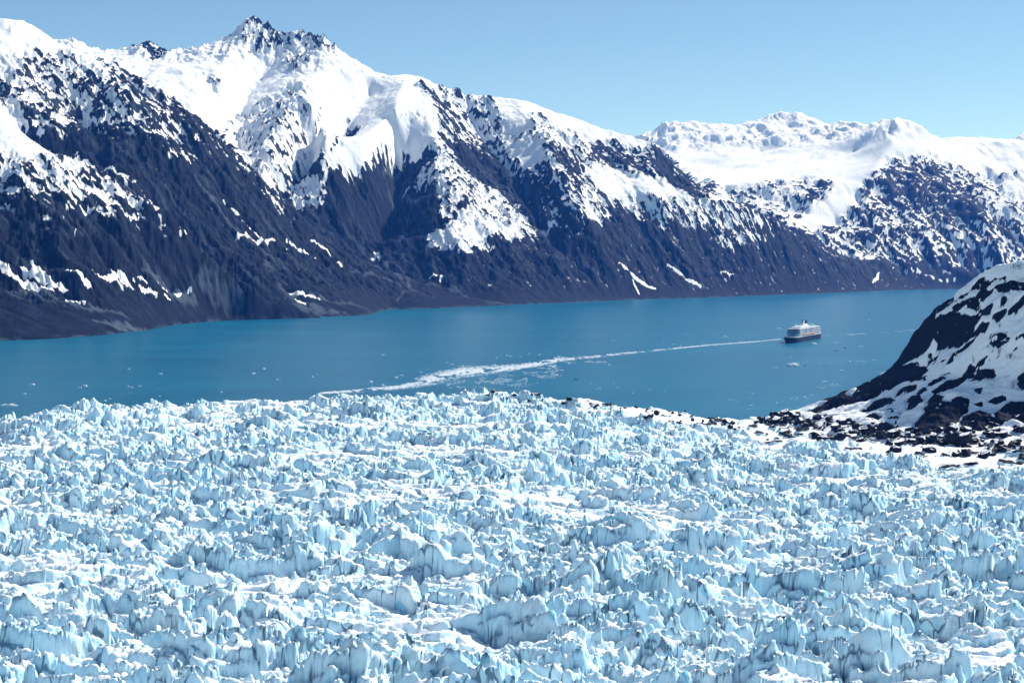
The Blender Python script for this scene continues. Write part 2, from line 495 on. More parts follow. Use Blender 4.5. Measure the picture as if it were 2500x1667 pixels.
# areas outlined on three survey sketches (sketch origin in pixels, 2.613 sketch units to a pixel): share of snow, outline
AREAS = [
 (0, 0, [
  (.06, [(100,780),(250,870),(420,900),(560,850),(700,880),(730,960),(900,900),(960,960),(1100,1060),(1250,1010),(1400,1000),(1560,1130),(1700,1260),(1900,1420),(2000,1560),(1500,1560),(1350,1500),(1000,1320),(850,1200),(700,1090),(560,1040),(330,990),(200,900)]),
  (.95, [(0,690),(100,800),(200,900),(330,985),(560,1050),(545,1100),(440,1060),(380,1050),(300,1020),(200,1000),(120,990),(60,960),(0,960)]),
  (.985, [(740,360),(1200,345),(1440,250),(1530,240),(1560,310),(1600,330),(1700,400),(1740,500),(1800,530),(1850,520),(1750,600),(1640,640),(1500,720),(1430,780),(1370,800),(1340,820),(1230,750),(1150,660),(1060,590),(980,525),(900,495),(800,465)]),
  (.42, [(860,335),(890,278),(930,262),(960,300),(1000,290),(1065,348),(960,368),(930,350)]),
  (.72, [(1280,460),(1350,480),(1450,500),(1440,550),(1380,570),(1320,540)]),
  (.58, [(1530,230),(1600,110),(1700,150),(1780,200),(1950,205),(2020,235),(1900,280),(1800,300),(1700,340),(1600,330),(1560,280)]),
  (.45, [(2000,260),(2050,240),(2150,310),(2130,350),(2040,340)]), (.6, [(1800,420),(1900,360),(1990,350),(1980,420),(1880,440)]),
  (.76, [(1750,590),(1890,540),(1980,580),(2060,640),(2090,760),(2080,900),(2000,950),(1960,1050),(1850,1100),(1760,1170),(1690,1170),(1560,1020),(1530,900),(1450,820),(1500,720),(1620,640)]),
  (.64, [(1730,720),(1850,740),(1920,880),(1880,1000),(1760,1120),(1720,1000),(1760,860)]),
  (.93, [(1370,830),(1440,830),(1530,900),(1560,1010),(1690,1160),(1640,1130),(1500,960)]),
  (.96, [(2000,560),(2350,500),(2350,750),(2250,740),(2220,780),(2120,900),(2060,950),(2090,760),(2060,640)]),
  (.98, [(2350,760),(2350,1060),(2200,1040),(2080,1040),(2100,980),(2250,840)]),
  (.70, [(2080,1040),(2000,1110),(1850,1240),(1900,1290),(1950,1250),(2050,1240),(2060,1180),(2110,1080),(2200,1050)]),
  (.25, [(2230,740),(2260,740),(2240,830),(2130,970),(2080,970),(2000,1100),(1800,1230),(1770,1210),(1960,1060),(2060,960),(2200,830)]),
  (.05, [(1950,1290),(2090,1240),(2150,1080),(2300,1060),(2352,1080),(2352,1568),(2100,1568),(1900,1400),(1800,1290)]),
 ]),
 (800, 100, [
  (.985, [(0,160),(200,230),(480,225),(560,250),(650,420),(680,560),(690,640),(620,650),(590,700),(440,690),(330,710),(320,760),(270,810),(150,800),(0,760)]),
  (.25, [(135,470),(160,490),(230,490),(150,580),(80,640),(20,700),(40,630),(120,540)]),
  (.7, [(420,450),(620,460),(630,490),(440,490)]),
  (.05, [(0,790),(130,790),(280,815),(330,720),(440,700),(580,710),(640,650),(690,650),(640,760),(560,850),(540,950),(560,1000),(690,940),(690,1020),(740,1040),(700,1100),(800,1140),(640,1260),(640,1310),(880,1380),(1000,1568),(0,1568)]),
  (.62, [(700,300),(860,290),(880,380),(1000,460),(1060,600),(1000,640),(900,560),(830,470)]),
  (.42, [(580,290),(720,330),(830,470),(950,620),(1020,700),(1100,800),(1000,790),(860,680),(740,640),(690,590),(720,470),(640,370)]),
  (.12, [(1760,1000),(1900,1050),(1960,1110),(2100,1080),(2352,1100),(2352,1568),(900,1568),(900,1400),(1050,1290),(1250,1250),(1420,1220),(1560,1190),(1850,1170)]),
  (.66, [(700,700),(790,720),(900,800),(1000,880),(1100,970),(1200,1040),(1280,1130),(1400,1220),(1250,1200),(1100,1130),(960,1090),(850,1120),(760,1140),(700,1100),(740,1040),(690,1010),(690,940),(650,900),(560,930),(560,860),(640,770)]),
  (.80, [(640,1250),(760,1190),(860,1120),(1020,1150),(1150,1180),(1290,1200),(1230,1240),(1100,1240),(1010,1280),(920,1370),(840,1340),(720,1340),(650,1310)]),
  (.15, [(740,1130),(850,1080),(960,1070),(1000,1090),(880,1110),(770,1160)]),
  (.10, [(800,640),(880,640),(1000,700),(1100,760),(1180,850),(1260,950),(1330,1050),(1420,1200),(1300,1130),(1200,1000),(1050,900),(940,820),(870,740)]),
  (.93, [(1060,350),(1300,390),(1500,470),(1700,530),(2000,620),(2090,670),(2000,700),(1870,650),(1760,630),(1680,640),(1560,560),(1480,560),(1400,480),(1300,450),(1280,560),(1160,560),(1120,460)]),
  (.55, [(1020,340),(1050,350),(1080,520),(1180,660),(1200,780),(1150,780),(1080,640),(1040,500)]),
  (.95, [(1110,540),(1200,640),(1370,640),(1380,700),(1330,780),(1310,870),(1250,830),(1200,760),(1150,640)]),
  (.25, [(1380,660),(1440,670),(1560,740),(1620,760),(1640,830),(1560,850),(1480,800),(1400,730)]), (.3, [(1690,660),(1800,640),(1950,720),(2100,860),(2050,870),(1900,780),(1760,760),(1690,720)]),
  (.15, [(1180,850),(1240,830),(1310,880),(1350,970),(1480,1010),(1540,1090),(1450,1100),(1380,1000),(1290,1030)]),
  (.90, [(1640,780),(1800,780),(1950,860),(2100,880),(2352,970),(2352,1010),(2100,980),(1950,960),(1850,990),(1750,960),(1680,880)]),
  (.65, [(1480,1000),(1600,960),(1700,1040),(1720,1100),(1650,1080),(1540,1080)]), (.75, [(1560,1120),(1700,1090),(1820,1160),(1680,1180)]),
  (.5, [(2000,1040),(2352,1050),(2352,1180),(2200,1150),(2100,1070)]), (.15, [(2080,760),(2140,740),(2352,930),(2352,970),(2200,900),(2090,800)]),
 ]),
 (1600, 200, [
  (.12, [(0,430),(60,480),(160,580),(240,650),(330,720),(400,755),(280,740),(150,690),(60,610),(0,570)]),
  (.9, [(0,610),(150,690),(300,745),(400,765),(200,770),(0,730)]),
  (.12, [(0,930),(300,920),(560,920),(720,900),(800,920),(900,1000),(1000,1050),(1200,1130),(1600,1280),(1900,1320),(0,1400)]),
  (.55, [(0,740),(380,770),(430,790),(560,790),(680,830),(700,880),(560,900),(300,880),(150,900),(0,850)]),
  (.6, [(380,1000),(560,960),(740,1000),(700,1040),(500,1030),(380,1030)]), (.6, [(80,1030),(200,1010),(150,1050)]),
  (.985, [(40,440),(400,380),(700,430),(900,320),(1180,300),(1370,340),(1500,250),(1600,260),(1830,390),(1700,420),(1560,400),(1500,450),(1450,550),(1360,600),(1330,680),(1270,730),(1280,790),(1200,850),(1050,920),(880,930),(830,900),(950,760),(1160,660),(1100,640),(1000,620),(850,590),(640,670),(560,680),(420,650),(370,640),(270,650),(150,520)]),
  (.68, [(640,660),(760,630),(900,610),(1040,600),(950,750),(800,870),(720,830),(650,800)]), (.4, [(1070,620),(1150,660),(1000,790),(830,900),(800,880),(930,760)]),
  (.55, [(380,670),(560,690),(650,790),(700,830),(560,780),(450,720)]),
  (.12, [(880,940),(1100,1090),(1400,1140),(2000,1190),(2100,1230),(1900,1310),(1500,1300),(1000,1100)]),
  (.92, [(1720,400),(1840,400),(2060,410),(2352,390),(2352,700),(2200,600),(2000,560),(1900,500),(1800,470)]), (.6, [(2120,540),(2200,580),(2352,560),(2352,610),(2200,600)]),
  (.44, [(1470,500),(1560,480),(1700,470),(1800,500),(2000,640),(2150,760),(2300,900),(2352,960),(2352,1160),(2000,1150),(1700,1120),(1400,1100),(1200,1070),(1050,1020),(960,960),(1100,900),(1230,830),(1290,770),(1350,620),(1440,550)]),
  (.28, [(1720,480),(1800,510),(2000,700),(2150,820),(2000,950),(1800,860),(1650,830),(1500,740),(1420,640),(1480,510),(1600,560)]),
  (.7, [(2080,690),(2200,760),(2352,880),(2352,930),(2200,850)]), (.75, [(1820,900),(1900,920),(2080,1000),(1900,970)]), (.7, [(1000,1030),(1150,1060),(1600,1130),(1400,1130),(1150,1090)]),
 ]),
]
# snow strips and pale scree left lying on the dark ground: pixel line, half width in metres, kind
STRIPS = [
 ([(0,615),(30,650),(60,680),(90,695),(125,708)], 26, 's'), ([(52,622),(70,640),(105,670),(140,695),(163,706)], 20, 's'), ([(78,608),(95,640),(110,665)], 12, 's'),
 ([(165,655),(190,670),(215,695),(225,705)], 14, 's'), ([(228,668),(255,682),(285,688),(298,705)], 13, 's'), ([(268,655),(285,675),(310,690),(330,707)], 12, 's'),
 ([(338,688),(360,700),(382,714)], 8, 's'), ([(385,685),(398,700),(408,714)], 7, 's'), ([(325,690),(345,708),(380,724)], 6, 's'), ([(160,723),(185,733),(208,741)], 6, 's'),
 ([(428,708),(443,715)], 6, 's'), ([(458,705),(467,716)], 5, 's'), ([(402,723),(415,738)], 4, 's'),
 ([(0,268),(40,325),(80,362),(130,388),(175,398),(212,412)], 13, 's'),
 ([(10,405),(50,425),(80,450),(105,470)], 10, 's'), ([(10,395),(60,440)], 6, 's'), ([(130,430),(160,470),(185,500)], 10, 's'),
 ([(215,460),(250,480),(290,495)], 18, 's'), ([(265,440),(300,470),(330,490),(360,500)], 10, 's'), ([(215,505),(245,522)], 7, 's'), ([(310,526),(338,527)], 5, 's'),
 ([(240,415),(300,450),(370,505)], 6, 's'), ([(387,540),(403,565)], 5, 's'), ([(440,565),(455,578)], 4, 's'), ([(182,590),(188,566)], 4, 's'), ([(405,520),(440,545)], 4, 's'),
 ([(445,378),(456,395),(462,405)], 13, 's'), ([(425,395),(432,410)], 6, 's'),
 ([(545,470),(600,520),(640,560),(700,590)], 5, 's'), ([(700,565),(740,590),(770,610)], 7, 's'), ([(760,575),(800,605),(830,630),(850,650)], 9, 's'), ([(700,552),(730,580)], 5, 's'), ([(640,470),(690,500)], 5, 's'),
 ([(570,545),(620,560),(660,570)], 10, 's'),
 ([(905,625),(920,615),(928,630)], 14, 's'), ([(985,480),(1000,460)], 6, 's'), ([(935,425),(955,410),(985,385)], 7, 'g'), ([(935,425),(950,460),(960,510),(945,560)], 6, 'g'),
 ([(1000,540),(985,575),(975,600)], 5, 'g'), ([(1160,390),(1200,430),(1245,470),(1265,490)], 6, 'g'), ([(1050,680),(1080,672),(1075,690)], 8, 's'),
 ([(1510,655),(1540,675),(1570,695),(1600,705)], 12, 's'), ([(1630,640),(1680,685),(1710,703)], 11, 's'), ([(1760,670),(1790,678)], 6, 's'), ([(1545,690),(1560,720)], 10, 's'),
 ([(1640,660),(1690,695),(1720,705)], 8, 'g'), ([(2070,545),(2040,580),(2080,608),(2150,620)], 14, 's'), ([(2200,660),(2260,672),(2330,690)], 8, 's'), ([(2130,690),(2145,672)], 10, 's'),
 ([(2180,655),(2240,668)], 6, 's'), ([(2000,560),(2010,600),(2060,618)], 8, 's'),
 ([(0,690),(60,706),(140,730),(220,755),(318,778)], 13, 'g'), ([(0,700),(90,725),(160,745)], 7, 'g'), ([(230,780),(290,800),(345,808)], 16, 'g'),
 ([(690,703),(730,720),(780,735)], 8, 's'), ([(690,705),(720,740),(770,760),(830,765)], 34, 'g'), ([(740,720),(830,742),(910,765)], 12, 'g'), ([(720,730),(745,740)], 8, 's'),
 ([(500,470),(560,520),(620,570),(700,640)], 14, 'g'), ([(480,445),(540,500)], 10, 'g'), ([(640,580),(660,640),(700,690)], 10, 'g'),
 ([(860,660),(900,665),(980,700),(1060,725)], 9, 'g'), ([(985,668),(1000,700),(970,735)], 7, 'g'), ([(1040,690),(1120,715),(1200,740),(1270,747)], 14, 'g'), ([(900,650),(940,655),(985,690)], 16, 'g'),
 ([(1100,380),(1180,450),(1260,520),(1310,560)], 7, 'g'), ([(480,690),(540,720),(570,735)], 22, 'g'), ([(350,660),(400,690),(470,725)], 22, 'g'), ([(560,700),(590,730)], 16, 'g'),
]

def rock_snow_material():
    t = NT("mountain_rock_and_snow")
    sn = t.attr("snow"); gr = t.attr("grain"); sc = t.attr("scree")
    fine = t.noise(0.055, 5, 0.7)
    rough = t.noise(0.008, 5, 0.6)
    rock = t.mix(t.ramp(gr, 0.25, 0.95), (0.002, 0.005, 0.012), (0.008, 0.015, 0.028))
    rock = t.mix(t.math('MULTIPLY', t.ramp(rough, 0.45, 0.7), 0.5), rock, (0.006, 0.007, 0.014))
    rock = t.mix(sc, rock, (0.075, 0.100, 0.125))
    m = t.math('ADD', sn, t.math('MULTIPLY', t.math('SUBTRACT', fine, 0.5), 0.50))
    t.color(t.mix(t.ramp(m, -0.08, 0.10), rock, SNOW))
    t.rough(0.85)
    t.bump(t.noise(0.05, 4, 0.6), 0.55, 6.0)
    return t.m

def build_mountains():
    H, X0, Y0, cell = build_height()
    us = np.arange(-0.47, 0.4701, 1.0 / 1407.0)
    ys = np.concatenate([np.arange(3350, 9900, 9.0), np.arange(9900, 17600, 24.0)])
    U, Y = np.meshgrid(us, ys)
    X = U * Y
    rows, cols = X.shape
    smooth = bil(H, (Y - Y0) / cell, (X - X0) / cell)
    base = smooth
    def grads(h):
        gr = np.gradient(h, axis=0) / np.gradient(ys)[:, None]
        gu = np.gradient(h, us, axis=1)
        gx = gu / Y
        gy = gr - gu * U / Y           # along +Y at fixed X
        return gx, gy
    du = us[1] - us[0]
    far = np.where(Y > 9900, 1.2, 1.0)
    # survey stations -> places on the ground -> snow share everywhere
    tab = STATIONS.strip().split("\n")
    tab = [EXACT.get(i, tab[i] if i < len(tab) else "0" * 50) for i in range(28)]
    tanv = (base - CAM_Z) / Y
    top = np.maximum.accumulate(tanv, axis=0)
    def hit(px, py):
        u = u_of(px, py); j = int(np.clip(round((u - us[0]) / du), 0, cols - 1))
        i = int(np.searchsorted(top[:, j], slope_of(py)))
        return (i, j) if i < rows else None
    # one object per mountain: the valleys between them part the ground
    def line_y(L):
        q = np.array([at(*p) for p in L]); uu = q[:, 0] / q[:, 1]; o = np.argsort(uu)
        return np.interp(us, uu[o], q[o, 1], left=None, right=None), uu.max()
    vb, ub = line_y(VAL_B); va, ua = line_y(VAL_A)
    fy = Y; fu = U
    inB = (fy < vb[None, :]) & (fu < ub)
    inA = (fy < va[None, :]) & (fu < ua) & ~inB
    vd = np.interp(us, [u_of(1450, 300), u_of(1749, 489), u_of(1906, 540), u_of(1960, 582), u_of(2100, 655), u_of(2190, 707), 0.5], [10500, 10400, 10200, 9900, 9980, 10160, 9000])
    inD = (fy > vd[None, :]) & (fu > u_of(1450, 300))
    reg = np.where(inB, 0, np.where(inA, 1, np.where(inD, 3, 2)))
    # stations every eight pixels: table first, outlined areas over it; a station's reading belongs to the ground it hits
    PX, PY = np.meshgrid(np.arange(-196, 2700, 8.0), np.arange(20, 720, 7.0))
    T = np.array([[int(c) / 9.0 for c in r_] for r_ in tab])
    val = bil(T, (PY - 12.5) / 25.0, (np.clip(PX, 0, 2499) - 25) / 50.0)
    for ox_, oy_, lst in AREAS:
        for v_, poly in lst:
            q_ = [(ox_ + x_ / 2.613, oy_ + y_ / 2.613) for x_, y_ in poly]
            ins = np.zeros(PX.shape, bool)
            for (xa, ya), (xb, yb) in zip(q_, q_[1:] + q_[:1]):
                ins ^= ((ya > PY) != (yb > PY)) & (PX < (xb - xa) * (PY - ya) / (yb - ya + 1e-9) + xa)
            val = np.where(ins, v_, val)
    st = 3; cR = reg[::st, ::st]
    num = np.zeros(cR.shape); den = np.zeros(cR.shape)
    for px, py, v_ in zip(PX.ravel(), PY.ravel(), val.ravel()):
        k = hit(px, py)
        if k and base[k] > 0:
            i_, j_ = min(k[0] // st, cR.shape[0] - 1), min(k[1] // st, cR.shape[1] - 1)
            num[i_, j_] += v_; den[i_, j_] += 1
    share = np.zeros(cR.shape)
    for rg_ in range(4):
        m_ = (cR == rg_)
        n_, d_ = num * m_, den * m_
        acc_n, acc_d = np.zeros_like(n_), np.zeros_like(n_)
        wgt = 1.0
        for k_ in range(46):                       # spread each reading outwards over its own mountain
            acc_n += wgt * n_; acc_d += wgt * d_
            n_ = blur(n_, 1) * m_; d_ = blur(d_, 1) * m_
            if k_ > 6: n_, d_ = blur(n_, 2) * m_, blur(d_, 2) * m_
            wgt *= 0.55
        share = np.where(m_, np.where(acc_d > 1e-30, acc_n / np.maximum(acc_d, 1e-30), 0.9), share)
    share = bil(share, np.arange(rows)[:, None] / st + np.zeros((1, cols)), np.arange(cols)[None, :] / st + np.zeros((rows, 1))).astype(np.float32)
    # running water shapes the rock; the same snow share keeps the snowfields smooth
    gy_ = Y0 + np.arange(H.shape[0])[:, None] * cell + np.zeros((1, H.shape[1])); gx_ = X0 + np.arange(H.shape[1])[None, :] * cell + np.zeros((H.shape[0], 1))
    share_g = bil(share, np.interp(gy_, ys, np.arange(rows)), np.clip((gx_ / gy_ - us[0]) / du, 0, cols - 1))
    ridge = np.zeros(H.shape)
    for L in (SKY_A, SKY_B, SKY_BK, SKY_C, SPUR_C, LINES[-17 - 0], LINES[-16]):
        for p, q in zip(L[:-1], L[1:]):
            p, q = np.array(at(*p)), np.array(at(*q))
            for t_ in np.linspace(0, 1, 40):
                w_ = p + (q - p) * t_; i_, j_ = int(round((w_[1] - Y0) / cell)), int(round((w_[0] - X0) / cell))
                if 0 <= i_ < H.shape[0] and 0 <= j_ < H.shape[1]: ridge[i_, j_] = 1
    ridge = np.clip(blur(ridge, 6) * 4, 0, 1)
    E, flow = erode(H, cell, X0, Y0, share_g, ridge)
    base = blur(bil(E, (Y - Y0) / cell, (X - X0) / cell), 2)
    flow = bil(flow, (Y - Y0) / cell, (X - X0) / cell)
    gx, gy = grads(blur(base, 4))
    g = np.sqrt(gx * gx + gy * gy) + 1e-6
    dx, dy = gx / g, gy / g
    dyr = np.gradient(ys)[:, None]
    def steps_of(ax, ay, L):
        # world step (ax,ay)*L -> index step
        return (ay * L / dyr).astype(np.float32), ((ax - U * ay) * L / (Y * du)).astype(np.float32)
    # fall-line and ledge textures
    Xf, Yf = X.astype(np.float32), Y.astype(np.float32)
    # water and avalanches run down the slope and, on this coast, down-valley to the right
    ex, ey = -dx + 0.75, -dy
    el = np.sqrt(ex * ex + ey * ey) + 1e-6
    ex, ey = ex / el, ey / el
    s1 = perlin(Xf / (13 * far), Yf / (13 * far), 11)
    s2 = perlin(Xf / (34 * far), Yf / (34 * far), 12)
    s3 = perlin(Xf / (190 * far), Yf / (190 * far), 13)
    a, b = steps_of(ex, ey, 6.0 * far)
    fall1 = lic(s1, a, b, 7)
    a, b = steps_of(ex, ey, 9.0 * far)
    fall2 = lic(s2, a, b, 9)
    a, b = steps_of(ex, ey, 24.0 * far)
    fall3 = lic(s3, a, b, 12)
    a, b = steps_of(-dy, dx, 7.0 * far)
    ledge = lic(perlin(Xf / (15 * far), Yf / (15 * far), 14), a, b, 5)
    iso = fbm(Xf / (50 * far), Yf / (50 * far), 5, 15, 0.7); iso /= iso.std()
    # relief: gullies and ribs, softened where deep snow lies
    steep = np.clip(g / 0.55, 0.0, 1.3)
    inland = sstep(10, 130, base)
    bare = 1.0 - 0.9 * sstep(0.72, 1.0, share)
    rib2 = 1 - np.abs(np.clip(fall2, -2.2, 2.2)) * 0.9
    h = base + inland * steep * bare * (4.5 * rib2 + 1.5 * fall1 + 5.0 * iso + 7 * (1 - np.abs(np.clip(fall3, -2, 2))))
    jag = sstep(1180, 1480, base) * (Y > 8000) * (Y < 9300) * (X < -700)
    h += jag * 50 * (ridged(Xf / 85, Yf / 85, 4, 41, 0.6) - 0.5)
    h += (Y > 11800) * sstep(1150, 1400, base) * (7 * rib2 + 18 * (1 - np.abs(np.clip(fall3, -2, 2))) + 44 * (ridged(Xf / 240, Yf / 420, 3, 42, 0.55) - 0.5))
    h += (Y < 11500) * sstep(600, 1000, base) * 5 * fbm(Xf / 60, Yf / 60, 3, 44)
    h += inland * fbm(Xf / 45, Yf / 45, 3, 23) * 3.0 * bare
    h = np.where(base < 0, base, np.maximum(h, 1.2 + 0.01 * base))
    # snow cover
    cv = blur(h, 10) - h
    n = 0.5 * fall1 + 0.55 * fall2 + 0.75 * iso + 0.55 * ledge
    lying = -0.10 * np.clip(cv, -6, 6)
    rank = norm01(n + lying)
    frac = (share - 0.5) * 1.32 + 0.52
    scree = np.zeros(X.shape, np.float32)
    for pts, hw, kind in STRIPS:
        hw = hw * (0.55 if kind == 's' else 1.0)
        Q = [hit(*p) for p in pts]
        Q = np.array([(X[k], Y[k]) for k in Q if k], float)
        if len(Q) < 2: continue
        m = 3.0 * hw
        js = np.where((us >= (Q[:, 0] / Q[:, 1]).min() - m / Q[:, 1].min()) & (us <= (Q[:, 0] / Q[:, 1]).max() + m / Q[:, 1].min()))[0]
        is_ = np.where((ys >= Q[:, 1].min() - m) & (ys <= Q[:, 1].max() + m))[0]
        if not len(js) or not len(is_): continue
        sl = (slice(is_[0], is_[-1] + 1), slice(js[0], js[-1] + 1))
        d = np.full(X[sl].shape, 1e9)
        tt = np.zeros(X[sl].shape)
        for k, (p, q) in enumerate(zip(Q[:-1], Q[1:])):
            e = q - p; L2 = e @ e + 1e-6
            t = np.clip(((X[sl] - p[0]) * e[0] + (Y[sl] - p[1]) * e[1]) / L2, 0, 1)
            dd = np.hypot(X[sl] - p[0] - t * e[0], Y[sl] - p[1] - t * e[1])
            tt = np.where(dd < d, (k + t) / (len(Q) - 1), tt); d = np.minimum(d, dd)
        wv = 1.0 - d / (hw * (0.55 + 0.9 * np.sin(np.pi * np.clip(tt, 0.04, 0.96))))
        wv = wv + 0.35 * iso[sl] + 0.25 * fall1[sl]
        if kind == 's':
            frac[sl] = np.maximum(frac[sl], np.where(d < m, 0.5 + 1.1 * wv, -1))
        else:
            scree[sl] = np.maximum(scree[sl], np.where(d < m, 0.75 * sstep(-0.1, 1.0, wv), 0))
    snow = np.clip(frac - rank, -1, 1)
    snow = np.where(share > 0.97, np.maximum(snow, 0.2), snow)
    snow = np.where(base < 12, -1, snow)
    beach = sstep(9, 2, h) * (h > 0)
    scree = np.maximum(scree, 0.55 * beach * sstep(-0.5, 1.0, iso))
    scree = np.maximum(scree, 0.35 * sstep(0.7, 1.8, fall2 + 0.5 * fall3) * sstep(60, 160, base))
    grain = norm01(0.7 * fall1 + 0.6 * fall2 + 0.9 * iso + 0.4 * ledge)
    above = (h[:-1, :-1] > -8) | (h[1:, 1:] > -8)
    mat = rock_snow_material()
    LAB = ["low dark mountain spur with a white crest and snow strips above the shore", "steep dark mountain with a domed snowy top behind the low dark spur",
           "highest snowy mountain with a jagged rocky peak and dark lower flanks", "distant mostly white mountain range beyond the cruise ship"]
    verts = np.stack([X, Y, h], -1).reshape(-1, 3)
    for k in range(4):
        f = grid_faces(rows, cols, (reg[:-1, :-1] == k) & above)
        used, inv = np.unique(f, return_inverse=True)
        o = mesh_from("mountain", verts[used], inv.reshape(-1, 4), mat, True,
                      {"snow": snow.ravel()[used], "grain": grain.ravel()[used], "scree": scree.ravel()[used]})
        tag(o, LAB[k], "mountain", None, "structure")
build_mountains()

# ------------------------------------------------------------------ glacier
# its brink above the water: (pixel x, pixel y of the brink's foot of seracs, metres ahead)
BRINK = [(-400,1030,1430),(-150,1032,1440),(0,1028,1450),(40,1015,1460),(75,1004,1480),(212,1006,1490),(330,1000,1500),(425,992,1500),(530,982,1505),(640,976,1510),(745,978,1510),(850,974,1510),(1000,970,1515),
         (1200,968,1520),(1380,972,1530),(1540,992,1540),(1650,1006,1550),(1720,1016,1560),(1800,1029,1570),(1870,1031,1580),(1945,1024,1600),(2050,1016,1640),(2300,1010,1640),(2900,1010,1640)]
# line that parts broken ice (nearer) from the snow and rock of the side moraine (farther)
MORAINE = [(1080,958),(1250,968),(1400,985),(1520,1010),(1640,1035),(1750,1055),(1850,1080),(1960,1090),(2080,1100),(2200,1125),(2330,1145),(2500,1160),(2800,1180)]
HILL_CREST = [(1945,1017,1700),(1972,1004,1690),(1991,986,1680),(2014,969,1670),(2044,958,1660),(2067,946,1655),(2086,954,1650),(2113,933,1645),(2152,920,1635),(2174,906,1625),(2186,891,1620),
              (2201,860,1612),(2217,830,1605),(2236,799,1597),(2259,772,1588),(2285,745,1577),(2320,726,1560),(2347,703,1548),(2381,684,1534),(2408,663,1520),(2450,645,1500),(2500,640,1480),(2600,620,1460),(2760,590,1450)]
HILL_FOOT = [(1900,1026,1600),(1972,1016,1570),(2044,1020,1530),(2106,1038,1450),(2228,1050,1370),(2312,1054,1335),(2389,1046,1325),(2500,1054,1285),(2620,1060,1270),(2760,1070,1250)]
BR = np.array([at(*p) for p in BRINK]); BR_U = BR[:, 0] / BR[:, 1]
def glacier_level(U, Y):
    e = np.interp(U, BR_U, BR[:, 2]); ye = np.interp(U, BR_U, BR[:, 1])
    near = 60.0 + 0 * U
    t = sstep(0, 1, np.clip((Y - 620) / (ye - 620), 0, 1))
    return near + (e - near) * t
def moraine_y(U):
    q = []
    for px, py in MORAINE:
        u = u_of(px, py); y = 1000.0
        for _ in range(30):
            z = float(glacier_level(np.array(u), np.array(y))); y = 0.5 * y + 0.5 * (z - CAM_Z) / slope_of(py)
        q.append((u, y))
    q = np.array(q)
    return np.where(U < q[0, 0] - 0.005, 1e5, np.interp(U, q[:, 0], q[:, 1]))

def ice_material():
    t = NT("glacier_ice_and_snow")
    geo = t.n("ShaderNodeNewGeometry")
    sep = t.n("ShaderNodeSeparateXYZ"); t.link(geo.outputs["True Normal"], sep.inputs[0])
    nz = sep.outputs["Z"]
    n1 = t.noise(0.22, 4, 0.6); n2 = t.noise(0.05, 3, 0.55)
    up = t.math('ADD', nz, t.math('MULTIPLY', t.math('SUBTRACT', n1, 0.5), 0.35))
    blue = t.mix(t.ramp(n2, 0.35, 0.68), (0.66, 0.85, 0.93), (0.50, 0.775, 0.91))
    deep = t.noise(0.11, 2, 0.5)
    blue = t.mix(t.math('MULTIPLY', t.ramp(deep, 0.64, 0.74), 0.75), blue, (0.20, 0.60, 0.80))
    # dirt drawn down the ice faces
    dv = t.noise(1.0, 3, 0.6, t.coords((0.6, 0.6, 0.16)))
    dp = t.noise(0.035, 2, 0.5)
    dirt = t.math('MULTIPLY', t.ramp(dv, 0.60, 0.72), t.ramp(dp, 0.50, 0.62))
    dirt = t.math('ADD', dirt, t.math('MULTIPLY', t.attr("dirt"), t.ramp(t.noise(0.3, 4, 0.65), 0.42, 0.62)), True)
    blue = t.mix(t.math('MULTIPLY', dirt, 0.5), blue, (0.17, 0.20, 0.23))
    # open cracks running down the ice faces
    wob = t.n("ShaderNodeVectorMath", operation='ADD'); nz3 = t.n("ShaderNodeTexNoise"); nz3.inputs["Scale"].default_value = 0.25
    cv_ = t.coords((1, 1, 0.22)); t.link(cv_, nz3.inputs["Vector"])
    sc3 = t.n("ShaderNodeVectorMath", operation='SCALE'); t.link(nz3.outputs["Color"], sc3.inputs[0]); sc3.inputs["Scale"].default_value = 4.0
    t.link(cv_, wob.inputs[0]); t.link(sc3.outputs[0], wob.inputs[1])
    vor = t.n("ShaderNodeTexVoronoi", feature='DISTANCE_TO_EDGE'); vor.inputs["Scale"].default_value = 0.105
    t.link(wob.outputs[0], vor.inputs["Vector"])
    crack = t.math('MULTIPLY', t.ramp(vor.outputs["Distance"], 0.045, 0.012), t.ramp(t.noise(0.06, 2, 0.5), 0.46, 0.56))
    blue = t.mix(t.math('MULTIPLY', crack, 0.85), blue, (0.07, 0.16, 0.24))
    c = t.mix(t.ramp(up, 0.42, 0.72), blue, SNOW)
    # rock of the moraine
    rk = t.attr("rock")
    rn = t.math('ADD', rk, t.math('MULTIPLY', t.math('SUBTRACT', t.noise(0.35, 4, 0.65), 0.5), 0.5))
    c = t.mix(t.ramp(rn, 0.45, 0.55), c, t.mix(t.noise(0.2, 4, 0.6), (0.005, 0.007, 0.012), (0.024, 0.027, 0.034)))
    t.color(c); t.rough(0.6)
    b1 = t.noise(0.9, 5, 0.65)
    t.bump(b1, 0.55, 0.55)
    return t.m

